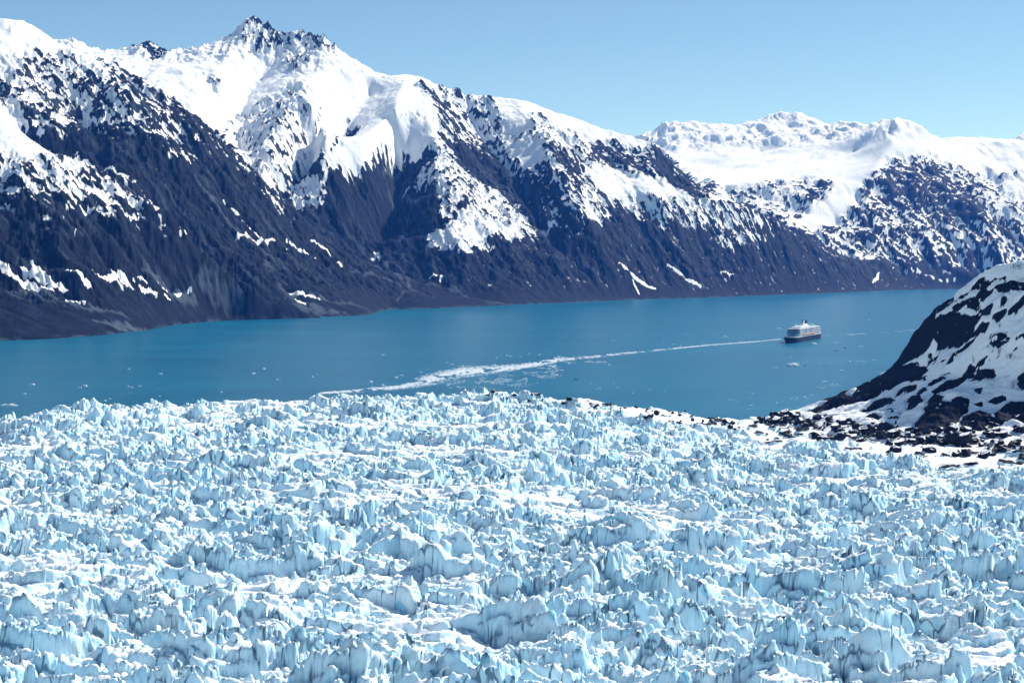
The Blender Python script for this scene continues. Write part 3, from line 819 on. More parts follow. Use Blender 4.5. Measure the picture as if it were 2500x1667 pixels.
def build_glacier():
    us = np.arange(-0.425, 0.4251, 0.82 / 1407.0)
    ys = [300.0]
    while ys[-1] < 1680: ys.append(ys[-1] + 0.43 * ys[-1] / 400.0)
    ys = np.array(ys)
    U, Y = np.meshgrid(us, ys)
    X = (U * Y).astype(np.float32); Yf = Y.astype(np.float32)
    lvl = glacier_level(U, Y)
    mor = sstep(-60, 45, Y - moraine_y(U)[...] + 55 * fbm(X / 60, Yf / 60, 3, 71)).astype(np.float32)
    ye = np.interp(U, BR_U, BR[:, 1]) + 16 * fbm(X / 45, np.zeros_like(X), 3, 72)
    # how broken the ice is
    brk = sstep(-0.75, 0.25, fbm(X / 170, Yf / 110, 3, 73)).astype(np.float32)
    brk = (0.34 + 0.66 * brk) * (1 - 0.80 * mor)
    wx = X + 7 * perlin(X / 32, Yf / 32, 74) + 1.3 * perlin(X / 9, Yf / 9, 75)
    wy = Yf + 7 * perlin(X / 32, Yf / 32, 76) + 1.3 * perlin(X / 9, Yf / 9, 77)
    wy = wy + 0.10 * wx
    h = np.zeros_like(X)
    # long transverse swells, then rows of ice walls that face up the glacier and slope away behind
    h += 5.0 * fbm(X / 150, Yf / 60, 3, 78) * (0.4 + 0.6 * brk)
    for (ly, lx, amp, seed) in ((38, 95, 8.5, 110), (17, 48, 4.2, 113)):
        ph = Yf / ly + 0.9 * perlin(X / lx, Yf / (1.6 * ly), seed) + 0.35 * perlin(X / (0.3 * lx), Yf / (0.7 * ly), seed + 1)
        fr = ph - np.floor(ph)
        mod = sstep(-0.55, 0.35, perlin(X / (0.42 * lx) + 7.3 * np.floor(ph), Yf / (3 * ly), seed + 2))
        h += amp * mod * sstep(0.0, 0.10, fr) * (1 - fr) ** 0.85 * brk
        del ph, fr, mod
    # blocks parted by crevasses, large to small; each has its own height and tilt
    for (sx, sy, amp, wall, seed, tilt) in ((40, 23, 11.0, 0.09, 81, 0.22), (18, 11.5, 6.5, 0.11, 82, 0.36), (8.0, 5.8, 1.5, 0.14, 83, 0.40)):
        f1, f2, r, ox, oy = worley(wx / sx, wy / sy, seed)
        e = f2 - f1
        hh = amp * (0.15 + 0.85 * r[0] ** 1.4)
        top = hh + tilt * sx * ((r[1] - 0.5) * 1.5 * ox - (0.15 + 0.7 * r[2]) * oy) - amp * 0.10 * f1 * f1
        body = np.maximum(top, 0) * (0.40 * (r[3] > 0.4) + 0.60 * sstep(0.0, wall, e))
        h += (body - 0.22 * amp * (1 - sstep(0.02, 0.07, e)) * (r[3] < 0.6)) * brk
        del f1, f2, r, ox, oy, e, top, body
    # sharp fins
    rg = ridged(wx / 21 + 0.3 * perlin(X / 60, Yf / 60, 90), wy / 13, 3, 91)
    h += 4.0 * np.clip(rg - 0.52, 0, 1) * 2.0 * brk
    h += brk * (0.5 * ridged(wx / 5.0, wy / 4.0, 2, 92))
    # snow lying in hollows evens out the lowest ground
    fl = 4.0 + 2.0 * perlin(X / 40, Yf / 30, 94)
    h = np.where(h < fl, fl - (fl - h) * 0.5, h)
    h -= 10.0 * brk + 2.0
    # side moraine: drifted snow over rock, stones breaking through
    mfar = mor * sstep(5, 60, Y - moraine_y(U))
    rockn = fbm(X / 26, Yf / 13, 4, 95)
    h += mor * (3.2 * fbm(X / 48, Yf / 22, 3, 96))
    knob = sstep(0.45, 0.8, rockn) * mor
    h += 4.2 * knob
    rock = np.clip(knob * 1.5 - 0.35 + 0.3 * fbm(X / 5, Yf / 5, 2, 97), 0, 1) * (mor > 0.35)
    hf = np.array([at(*p) for p in HILL_FOOT]); hy = np.interp(U, hf[:, 0] / hf[:, 1], hf[:, 1])
    band = (sstep(-105, -60, Y - hy + 25 * fbm(X / 35, Yf / 35, 2, 120)) * sstep(u_of(1840, 1020), u_of(1890, 1020), U)).astype(np.float32)
    f1, f2, r, ox, oy = worley(wx / 5.2, wy / 4.2, 121)
    stone = (r[0] > 0.30 + 0.35 * perlin(X / 22, Yf / 22, 122)) * sstep(0.62, 0.42, f1)
    h += band * stone * (1.2 + 2.6 * r[1])
    g1, g2, r, ox, oy = worley(X / 2.7 + 9, Yf / 2.7, 123)
    st2 = (r[0] > 0.5) * sstep(0.55, 0.35, g1)
    h += band * st2 * 0.9
    rock = np.maximum(rock, band * np.clip(np.maximum(stone * 1.3, st2), 0, 1) * np.clip(0.9 + 0.5 * perlin(X / 12, Yf / 12, 124), 0, 1))
    # brink: the glacier ends in a cliff down to the water
    off = sstep(-6, 12, Y - ye)
    z = (lvl + h) * (1 - off) + off * (-6.0)
    z = z.astype(np.float32)
    P = np.stack([X, Yf, z], -1)
    # overhangs and hollows: push the surface along its own normal by solid noise
    du_ = np.gradient(P, axis=1); dv_ = np.gradient(P, axis=0)
    N = np.cross(du_, dv_); N /= np.linalg.norm(N, axis=-1, keepdims=True) + 1e-9
    del du_, dv_
    amt = (brk * (1 - off)).astype(np.float32)
    d1 = np.abs(perlin3(P[..., 0] / 8.0, P[..., 1] / 8.0, P[..., 2] / 7.0, 101)) * 1.9 - 0.45
    d1 += np.abs(perlin3(P[..., 0] / 4.2, P[..., 1] / 4.2, P[..., 2] / 4.2, 104)) * 0.55
    d1 += perlin3(P[..., 0] / 2.8, P[..., 1] / 2.8, P[..., 2] / 2.6, 102) * 0.34
    d1 += perlin3(P[..., 0] / 1.2, P[..., 1] / 1.2, P[..., 2] / 1.3, 103) * 0.14
    P += N * (d1 * amt)[..., None]
    dirt = sstep(0.15, 0.9, fbm(X / 60, Yf / 35, 3, 98)) * 0.55 + 0.9 * np.exp(-((Y - moraine_y(U) + 12) / 28.0) ** 2) * (1 - mor * 0.5)
    o = mesh_from("glacier", P.reshape(-1, 3), grid_faces(*X.shape), ice_material(), True,
                  {"rock": rock.astype(np.float32), "dirt": np.clip(dirt, 0, 1).astype(np.float32)})
    tag(o, "broken pale blue glacier of jagged seracs and snow ending at the fjord", None, None, "structure")
    return P
GL = build_glacier()

def ground_hits(P):
    """A function that finds where the line of sight through a pixel first meets a fan-shaped sheet of ground."""
    Yv = P[:, 0, 1]; nu = P.shape[1]
    u0, u1 = P[0, 0, 0] / P[0, 0, 1], P[0, -1, 0] / P[0, -1, 1]
    top = np.maximum.accumulate((P[..., 2] - CAM_Z) / P[..., 1], axis=0)
    def hit(px, py):
        j = int(np.clip(round((u_of(px, py) - u0) / (u1 - u0) * (nu - 1)), 0, nu - 1))
        i = int(np.searchsorted(top[:, j], slope_of(py)))
        return tuple(float(v) for v in P[i, j]) if i < len(Yv) else None
    return hit

# ------------------------------------------------------------------ rocky hillside beside the glacier
HILL = [HILL_CREST, HILL_FOOT,
    [(2184,902,1590),(2255,858,1545),(2331,843,1505),(2362,824,1495)], [(2251,787,1570),(2297,761,1545),(2343,762,1520),(2389,776,1495)],
    [(2113,934,1640),(2174,908,1615),(2266,890,1548)], [(1985,1008,1650),(2075,992,1598),(2197,942,1550),(2270,904,1525)],
    [(2110,1006,1530),(2228,988,1450),(2290,980,1420)],
    [(2274,976,1400),(2330,965,1388),(2366,972,1375)], [(2240,1048,1365),(2330,1045,1330),(2380,1040,1322)],
    [(2389,985,1368),(2440,985,1360),(2500,978,1350),(2700,960,1330)], [(2400,1030,1325),(2500,1030,1308),(2700,1040,1280)],
    [(2320,735,1548),(2400,705,1505),(2500,690,1460),(2700,670,1430)], [(2350,770,1512),(2430,735,1470),(2500,715,1440)],
    [(2400,860,1440),(2500,800,1400),(2700,760,1370)], [(2340,930,1455),(2420,900,1415),(2500,870,1385)], [(2300,960,1440),(2400,942,1395),(2500,930,1368)]]
# bare rock faces standing out of the snow, outlined on a survey sketch (sketch unit: 1/2.676 pixel from pixel 1709,611)
HILL_ROCK = [
 [(1560,340),(1660,320),(1620,370),(1480,470),(1440,480),(1400,500),(1470,410),(1530,360)],
 [(1440,480),(1560,440),(1620,418),(1690,432),(1740,440),(1790,425),(1825,450),(1790,510),(1750,570),(1700,620),(1600,640),(1480,660),(1400,690),(1320,740),(1262,780),(1280,700),(1320,620),(1360,540),(1400,490)],
 [(1262,785),(1130,830),(1080,865),(1040,915),(1000,965),(960,1000),(900,1030),(1000,1012),(1130,962),(1250,912),(1330,872),(1420,850),(1500,790),(1470,750),(1400,752),(1330,782)],
 [(695,1062),(725,1018),(800,968),(850,950),(870,970),(810,1000),(900,962),(960,960),(1005,975),(930,1027),(850,1042),(760,1062)], [(930,918),(955,898),(1000,915),(960,932)],
 [(1300,745),(1380,695),(1480,667),(1510,672),(1440,702),(1350,745)], [(1500,700),(1550,700),(1540,730),(1490,718)],
 [(1385,1190),(1420,1110),(1480,1040),(1500,980),(1560,958),(1580,990),(1640,1000),(1700,965),(1750,975),(1740,1030),(1690,1100),(1650,1170),(1560,1215),(1450,1215)],
 [(1690,1160),(1720,1080),(1800,1040),(1870,1040),(1930,1080),(1970,1080),(1960,1040),(2030,1010),(2117,1000),(2240,990),(2260,1080),(2140,1070),(2040,1095),(2000,1140),(1900,1160),(1800,1185)],
 [(1350,1030),(1370,970),(1430,958),(1475,970),(1470,1010),(1420,1020),(1390,1050)], [(1100,1032),(1160,1000),(1230,968),(1270,983),(1260,1010),(1180,1032),(1120,1056)],
 [(1280,952),(1330,900),(1420,883),(1400,912),(1330,927)], [(1415,942),(1460,888),(1490,900),(1430,952)], [(1420,852),(1480,828),(1470,852)], [(1500,862),(1570,808),(1610,820),(1590,842),(1520,872)],
 [(1495,932),(1590,870),(1690,828),(1740,850),(1700,882),(1600,907),(1530,934)], [(1720,820),(1750,788),(1790,800),(1800,830),(1760,842)], [(1785,852),(1810,788),(1880,790),(1925,810),(1870,842),(1820,862)],
 [(1820,742),(1860,708),(1890,725),(1850,747)], [(1595,765),(1660,670),(1740,600),(1785,588),(1740,632),(1670,702),(1620,765)], [(1755,562),(1840,488),(1880,488),(1860,542),(1790,562)],
 [(1890,592),(1930,548),(1980,543),(2010,570),(1960,592),(1900,612)], [(1875,622),(1940,610),(2000,600),(1960,632)], [(2055,582),(2117,538),(2180,520),(2150,590),(2080,592)],
 [(2078,820),(2117,798),(2190,790),(2200,900),(2117,912),(2090,880)], [(2035,402),(2070,350),(2117,308),(2150,300),(2117,342),(2070,392)], [(1925,362),(1990,318),(2012,330),(1980,372),(1940,372)],
 [(1915,430),(1980,422),(1960,452)], [(1655,372),(1710,343),(1770,338),(1810,370),(1845,402),(1790,395),(1730,382),(1690,392)], [(1845,412),(1900,368),(1928,380),(1900,412)],
 [(1815,292),(1870,278),(1930,284),(1890,304)], [(1775,252),(1830,218),(1900,213),(1935,225),(1850,252)], [(1915,257),(1990,233),(2060,223),(2092,260),(2060,297),(2000,287)], [(2078,230),(2117,233),(2160,250),(2117,272)],
 [(1925,200),(1990,193),(1992,217)], [(1835,312),(1885,304),(1860,328)], [(1695,302),(1755,278),(1742,302)], [(1885,976),(1930,958),(1990,970),(1960,987)], [(1785,912),(1840,903),(1832,927)], [(1795,992),(1840,983),(1832,1002)],
 [(1995,1122),(2060,1098),(2050,1124)], [(2065,1122),(2117,1098),(2170,1110),(2117,1142)], [(1085,1107),(1150,1093),(1182,1120),(1120,1127)], [(1235,1107),(1290,1088),(1282,1117)], [(1215,1062),(1270,1053),(1260,1072)],
 [(1035,1052),(1090,1043),(1080,1062)], [(1680,250),(1745,232),(1700,262),(1650,300)], [(1815,168),(1870,146),(1840,178),(1780,215)], [(2150,420),(2230,380),(2260,420),(2190,450)], [(2180,650),(2260,600),(2300,640),(2220,690)], [(2240,160),(2330,120),(2360,160),(2280,200)],
]
def rock_material():
    t = NT("dark_rock_under_snow")
    sn = t.attr("snow")
    r = t.mix(t.noise(0.12, 5, 0.65), (0.003, 0.005, 0.011), (0.011, 0.015, 0.024))
    r = t.mix(t.math('MULTIPLY', t.ramp(t.noise(1.0, 4, 0.6, t.coords((0.35, 0.35, 0.05))), 0.55, 0.75), 0.3), r, (0.024, 0.028, 0.036))
    m = t.math('ADD', sn, t.math('MULTIPLY', t.math('SUBTRACT', t.noise(0.35, 4, 0.6), 0.5), 0.16))
    t.color(t.mix(t.ramp(m, -0.02, 0.03), r, SNOW)); t.rough(0.8)
    t.bump(t.noise(0.25, 5, 0.65), 0.5, 1.4)
    return t.m

def build_hill():
    X0, X1, Y0, Y1 = 250.0, 900.0, 1150.0, 1950.0
    lines = [[at(*p) for p in L] for L in HILL]
    crest = lines[0]
    lines.append([(x + 10, y + 60, max(z - 45, -8)) for x, y, z in crest[:18]])
    lines.append([(x + 20, y + 170, -10.0) for x, y, z in crest[:14]])
    lines.append([(x - 60, y - 30, -12.0 if y > 1560 else z - 14) for x, y, z in lines[1]])
    h = None
    for cell, iters in ((32.0, 300), (16.0, 200), (8.0, 150), (4.0, 80)):
        nx, ny = int((X1 - X0) / cell) + 1, int((Y1 - Y0) / cell) + 1
        s = np.zeros((ny, nx)); w = np.zeros((ny, nx))
        for L in lines:
            Q = np.array(L, float)
            for a, b in zip(Q[:-1], Q[1:]):
                n = int(np.hypot(*(b - a)[:2]) / (cell * 0.5)) + 2
                q = a + (b - a) * np.linspace(0, 1, n)[:, None]
                i = np.round((q[:, 1] - Y0) / cell).astype(int); j = np.round((q[:, 0] - X0) / cell).astype(int)
                ok = (i >= 0) & (i < ny) & (j >= 0) & (j < nx)
                np.add.at(s, (i[ok], j[ok]), q[ok, 2]); np.add.at(w, (i[ok], j[ok]), 1)
        fix = w > 0; val = np.where(fix, s / np.maximum(w, 1), 0)
        h = np.full((ny, nx), 20.0) if h is None else bil(h, np.arange(ny)[:, None] * cell / pc + np.zeros((1, nx)), np.arange(nx)[None, :] * cell / pc + np.zeros((ny, 1)))
        h = np.where(fix, val, h)
        for _ in range(iters):
            p = np.pad(h, 1, mode='edge')
            h = np.where(fix, h, (p[:-2, 1:-1] + p[2:, 1:-1] + p[1:-1, :-2] + p[1:-1, 2:]) * 0.25)
        pc = cell
    h = blur(h, 3)
    us = np.arange(0.168, 0.432, 0.85 / 1407.0); ys = np.arange(1215.0, 1830.0, 0.9)
    U, Y = np.meshgrid(us, ys); X = U * Y
    base = blur(bil(h, (Y - Y0) / pc, (X - X0) / pc), 2)
    Xf, Yf = X.astype(np.float32), Y.astype(np.float32)
    P0 = np.stack([X, Y, base], -1); hit = ground_hits(P0)
    rr, cc = X.shape
    a = (0.65 * Xf - 0.76 * Yf) / 2.4; b = 0.76 * Xf + 0.65 * Yf
    n = perlin(a / 13, b / 13, 201) + 0.7 * perlin(a / 5.5, b / 5.5, 202) + 0.4 * perlin(a / 2.4, b / 2.4, 203)
    sd = np.full(X.shape, 30.0)                     # metres from bare rock, negative inside it
    for poly in HILL_ROCK:
        Q = [hit(1709 + zx / 2.676, 611 + zy / 2.676) for zx, zy in poly]
        Q = np.array([q[:2] for q in Q if q], float)
        if len(Q) < 3: continue
        js = np.where((us > (Q[:, 0] / Q[:, 1]).min() - 0.02) & (us < (Q[:, 0] / Q[:, 1]).max() + 0.02))[0]
        is_ = np.where((ys > Q[:, 1].min() - 30) & (ys < Q[:, 1].max() + 30))[0]
        if not len(js) or not len(is_): continue
        sl = (slice(is_[0], is_[-1] + 1), slice(js[0], js[-1] + 1))
        x, y = X[sl], Y[sl]; d = np.full(x.shape, 1e9); inside = np.zeros(x.shape, bool)
        for p, q in zip(Q, np.roll(Q, -1, 0)):
            e = q - p; t = np.clip(((x - p[0]) * e[0] + (y - p[1]) * e[1]) / (e @ e + 1e-6), 0, 1)
            d = np.minimum(d, np.hypot(x - p[0] - t * e[0], y - p[1] - t * e[1]))
            cr = ((p[1] > y) != (q[1] > y)) & (x < (q[0] - p[0]) * (y - p[1]) / (q[1] - p[1] + 1e-9) + p[0])
            inside ^= cr
        sd[sl] = np.minimum(sd[sl], np.where(inside, -d, d))
    # small rocks showing through elsewhere
    snow = np.clip((sd - 0.8 + 2.8 * n + 1.1 * perlin(Xf / 1.8, Yf / 2.2, 213)) / 5.0, -1, 1)
    ledge = perlin((0.65 * Xf - 0.76 * Yf) / 9, base / 2.2, 211) + 0.5 * perlin(Xf / 4, base / 1.3, 212)
    snow = np.where((sd < 0) & (snow < 0), np.maximum(snow, np.clip((ledge - 0.80) * 1.6, -1, 1)), snow)
    specks = perlin(a / 7, b / 6, 208) + 0.6 * perlin(a / 3, b / 2.6, 209) + 0.5 * perlin(Xf / 60, Yf / 60, 210)
    snow = np.minimum(snow, np.clip((0.88 - specks) * 2.0, -1, 1))
    snow = np.where(base < 1.0, -1, snow)
    cr_ = np.array(crest); cu = cr_[:, 0] / cr_[:, 1]
    cliff = sstep(u_of(2186, 891), u_of(2202, 868), U) * sstep(u_of(2300, 745), u_of(2262, 770), U)
    past = (Y - np.interp(U, cu, cr_[:, 1]) + 10 + 32 * cliff) / 8.0
    past = np.where((U < u_of(2330, 715)), past, -1)
    snow = np.minimum(snow, np.clip(-past + 0.5 * n, -1, 1))
    # rock stands up rounded and steep-sided; drifts fill the hollows between
    bare = sstep(0.25, -0.6, snow)
    bulge = np.sqrt(np.clip(-sd, 0, 14) / 14.0)
    hh = base + 6.0 * bulge + 1.8 * sstep(0.0, 0.6, snow) + 3.5 * fbm(Xf / 55, Yf / 55, 3, 204) * sstep(0, 20, base)
    hh += bare * (1.8 * fbm(Xf / 9, Yf / 9, 4, 205)) + (2.6 * fbm(a / 16, b / 14, 4, 206) + 0.3 * fbm(Xf / 5, Yf / 5, 2, 207))
    P = np.stack([X, Y, hh], -1)
    keep = (hh[:-1, :-1] > -6)
    f = grid_faces(rr, cc, keep)
    used, inv = np.unique(f, return_inverse=True)
    o = mesh_from("rocky_hillside", P.reshape(-1, 3)[used], inv.reshape(-1, 4), rock_material(), True, {"snow": snow.ravel()[used]})
    tag(o, "steep near hillside of black rock half covered with snow beside the glacier", None, None, "structure")
    return P
HL = build_hill()
hit_glacier, hit_hill = ground_hits(GL), ground_hits(HL)

# ------------------------------------------------------------------ moraine boulders
def boulder_material():
    t = NT("boulder_rock")
    geo = t.n("ShaderNodeNewGeometry"); sep = t.n("ShaderNodeSeparateXYZ"); t.link(geo.outputs["Normal"], sep.inputs[0])
    up = t.math('ADD', sep.outputs["Z"], t.math('MULTIPLY', t.math('SUBTRACT', t.noise(0.9, 3, 0.6), 0.5), 0.5))
    r = t.mix(t.noise(0.8, 4, 0.65), (0.004, 0.006, 0.011), (0.018, 0.021, 0.029))
    t.color(t.mix(t.ramp(up, 0.80, 0.90), r, SNOW)); t.rough(0.85)
    t.bump(t.noise(1.6, 4, 0.6), 0.6, 0.4)
    return t.m
def boulder_mesh(k, mat):
    import bmesh
    rs = np.random.RandomState(300 + k)
    bm = bmesh.new(); bmesh.ops.create_icosphere(bm, subdivisions=3, radius=1.0)
    planes = rs.normal(size=(11, 3)); planes /= np.linalg.norm(planes, axis=1)[:, None]; dist = rs.uniform(0.45, 0.85, 11)
    for v in bm.verts:
        p = np.array(v.co)
        for q, d in zip(planes, dist):
            e = p @ q - d
            if e > 0: p = p - q * e * 0.97
        p *= np.array([1.25, 0.95, 0.85]) * (1 + 0.04 * rs.normal())
        v.co = p
    me = bpy.data.meshes.new("boulder"); bm.to_mesh(me); bm.free()
    me.materials.append(mat)
    return me
def build_boulders():
    mat = boulder_material()
    ms = [boulder_mesh(k, mat) for k in range(7)]
    rs = np.random.RandomState(5)
    def put(px, py, size, label, group):
        k = hit_glacier(px, py)
        h2 = hit_hill(px, py)
        if k is None or (h2 is not None and h2[1] < k[1]): k = h2
        if k is None: return
        o = bpy.data.objects.new("boulder", ms[rs.randint(7)])
        o.location = (k[0], k[1], k[2] + 0.25 * size)
        o.rotation_euler = (0, 0, rs.uniform(0, 6.28)); o.scale = (size * rs.uniform(0.8, 1.3), size * rs.uniform(0.8, 1.3), size * rs.uniform(0.8, 1.35))
        C.objects.link(o); tag(o, label, "boulder", group)
    # rubble along the hill's foot
    xs = [1860, 1930, 2000, 2080, 2160, 2240, 2330, 2420, 2500]
    up = [1024, 1012, 1012, 1024, 1040, 1052, 1050, 1044, 1040]; lo = [1034, 1040, 1052, 1062, 1072, 1085, 1092, 1092, 1096]
    for _ in range(205):
        px = rs.uniform(1850, 2498); t = rs.beta(1.1, 1.3)
        py = np.interp(px, xs, up) * (1 - t) + np.interp(px, xs, lo) * t
        put(px, py, min(0.9 + rs.lognormal(0.62, 0.62), 8.0), "black angular boulder in the rubble at the foot of the snowy rock hillside", "boulders in the rubble at the foot of the hillside")
    # single blocks on the snow of the side moraine
    for px, py, sz in [(1990,1068,5.5),(2010,1074,5),(2052,1072,6.5),(2068,1066,4.5),(2100,1078,4),(2170,1085,5),(2195,1090,6),(2185,1105,4),(2270,1102,4),(2335,1112,6),(2360,1112,5.5),(2400,1116,6),(2420,1112,5),
                       (2300,1088,4),(2445,1100,4),(2150,1070,3.5),(2250,1078,3.5),(2090,1056,3),(2480,1080,4.5)]:
        put(px, py, sz, "dark boulder lying alone on the snow between the broken ice and the rubble", "boulders on the snow of the side moraine")
    for _ in range(62):
        px = rs.uniform(1190, 1880); e = np.interp(px, [1150, 1300, 1400, 1540, 1650, 1750, 1880], [958, 962, 968, 988, 1004, 1020, 1032])
        put(px, e + abs(rs.normal(0, 14)) + 2, rs.gamma(2.0, 0.6) + 0.6, "dark rock poking out of the snow along the glacier's brink above the water", "rocks along the glacier's brink")
build_boulders()

# ------------------------------------------------------------------ ice on the water
def ice_floe_material():
    t = NT("floating_ice")
    t.color(t.mix(t.noise(0.3, 3, 0.6), (0.74, 0.82, 0.86), (0.86, 0.88, 0.89))); t.rough(0.5)
    return t.m
FLOE = ice_floe_material()
def floe_arrays(cx, cy, rad, hgt, rs, n=7):
    """Low irregular slabs: centre, radius and height of each -> vertices and quads."""
    m = len(cx)
    ang = (np.arange(n) / n * 2 * np.pi)[None, :] + rs.uniform(0, 6.28, (m, 1)) + rs.normal(0, 0.2, (m, n))
    r = rad[:, None] * rs.uniform(0.6, 1.15, (m, n))
    bx, by = cx[:, None] + 1.25 * r * np.cos(ang), cy[:, None] + 0.85 * r * np.sin(ang)
    tx, ty = cx[:, None] + 0.95 * r * np.cos(ang), cy[:, None] + 0.62 * r * np.sin(ang)
    V = np.zeros((m, 2 * n + 1, 3)); V[:, :n, 0] = bx; V[:, :n, 1] = by; V[:, :n, 2] = -0.2
    V[:, n:2 * n, 0] = tx; V[:, n:2 * n, 1] = ty; V[:, n:2 * n, 2] = hgt[:, None] * rs.uniform(0.55, 1.1, (m, n))
    V[:, 2 * n, 0] = cx; V[:, 2 * n, 1] = cy; V[:, 2 * n, 2] = hgt * rs.uniform(0.9, 1.5, m)
    F = []
    for k in range(n):
        k2 = (k + 1) % n
        F.append((k, k2, n + k2)); F.append((k, n + k2, n + k)); F.append((n + k, n + k2, 2 * n))
    F = np.array(F)[None] + (np.arange(m) * (2 * n + 1))[:, None, None]
    return V.reshape(-1, 3), F.reshape(-1, 3)
def build_brash():
    rs = np.random.RandomState(11)
    cx, cy, rad = [], [], []
    def ribbon(pts, count, rmin, rmax, sparse=0.0):
        """pts: (px, upper py, lower py); floes fill the ribbon between."""
        Q = np.array(pts, float)
        tops = [on_level(a, b) for a, b, c in pts]; bots = [on_level(a, c) for a, b, c in pts]
        area = np.array([abs((tops[i + 1][0] - tops[i][0]) + (bots[i + 1][0] - bots[i][0])) * 0.5 * 0.5 * ((tops[i][1] - bots[i][1]) + (tops[i + 1][1] - bots[i + 1][1])) for i in range(len(pts) - 1)])
        seg = rs.choice(len(area), count, p=area / area.sum()); t = rs.uniform(0, 1, count)
        v = np.clip(rs.normal(0.5, 0.27, count), -0.12, 1.12)
        T = np.array(tops)[:, :2]; B = np.array(bots)[:, :2]
        tp = T[seg] * (1 - t)[:, None] + T[seg + 1] * t[:, None]; bt = B[seg] * (1 - t)[:, None] + B[seg + 1] * t[:, None]
        p = bt * (1 - v)[:, None] + tp * v[:, None]
        ns = perlin(p[:, 0] / 30, p[:, 1] / 90, 55) + 0.6 * perlin(p[:, 0] / 9, p[:, 1] / 40, 56)
        ok = ns > sparse
        p = p[ok]
        cx.append(p[:, 0]); cy.append(p[:, 1]); rad.append(rmin + (rmax - rmin) * rs.beta(1.0, 3.5, ok.sum()))
    ribbon([(780,958,962),(860,952,958),(940,944,952),(980,940,949),(1030,920,943),(1080,906,930),(1120,898,920),(1180,895,913),(1230,893,906),(1280,888,900),(1330,880,890),(1360,873,884)], 9500, 0.8, 3.6, -0.42)
    ribbon([(1355,872,883),(1400,872,880),(1450,868,874),(1500,863,868),(1560,857,861),(1620,851,855),(1700,844,847),(1760,839,841.5),(1850,832.5,834.5),(1910,827,828.3)], 3300, 0.9, 3.4, -0.3)
    ribbon([(1250,900,912),(1330,892,902),(1390,884,893),(1440,880,887),(1480,882,886)], 1500, 0.6, 2.2, 0.25)
    ribbon([(1090,930,958),(1180,915,955),(1260,905,945),(1330,900,930),(1380,898,915)], 5200, 0.4, 1.7, 0.15)
    ribbon([(1200,940,956),(1330,930,952),(1500,930,955),(1640,938,960)], 420, 0.5, 2.0, 0.35)
    ribbon([(1700,835,846),(1800,832,842),(1900,830,838)], 380, 0.6, 2.2, 0.3)
    ribbon([(2010,818,822),(2060,815,819),(2130,811,815),(2200,806,811),(2240,803,808)], 420, 0.9, 3.0, 0.1)
    ribbon([(1965,888,892),(2030,884,888),(2100,880,884),(2150,876,880)], 200, 0.5, 1.6, 0.2)
    ribbon([(1760,960,985),(1850,950,985),(1950,965,985),(2000,950,965)], 260, 0.6, 2.4, 0.3)
    ribbon([(1990,940,962),(2060,925,940)], 90, 0.6, 2.2, 0.2)
    ribbon([(0,980,990),(25,982,992),(45,990,996)], 160, 0.7, 2.5, 0.1)
    ribbon([(220,962,982),(270,970,985),(330,940,970),(400,930,960)], 90, 0.5, 1.8, 0.3)
    ribbon([(1040,900,904),(1100,890,897),(1160,886,892)], 120, 0.5, 1.6, 0.2)
    cx, cy, rad = map(np.concatenate, (cx, cy, rad))
    V, F = floe_arrays(cx, cy, rad, 0.12 + 0.14 * rad * rs.uniform(0.5, 1.5, len(rad)), rs, 6)
    o = mesh_from("brash_ice", V, F, FLOE, False)
    tag(o, "long pale streak of brash ice drifting from the glacier towards the cruise ship", None, None, "stuff")
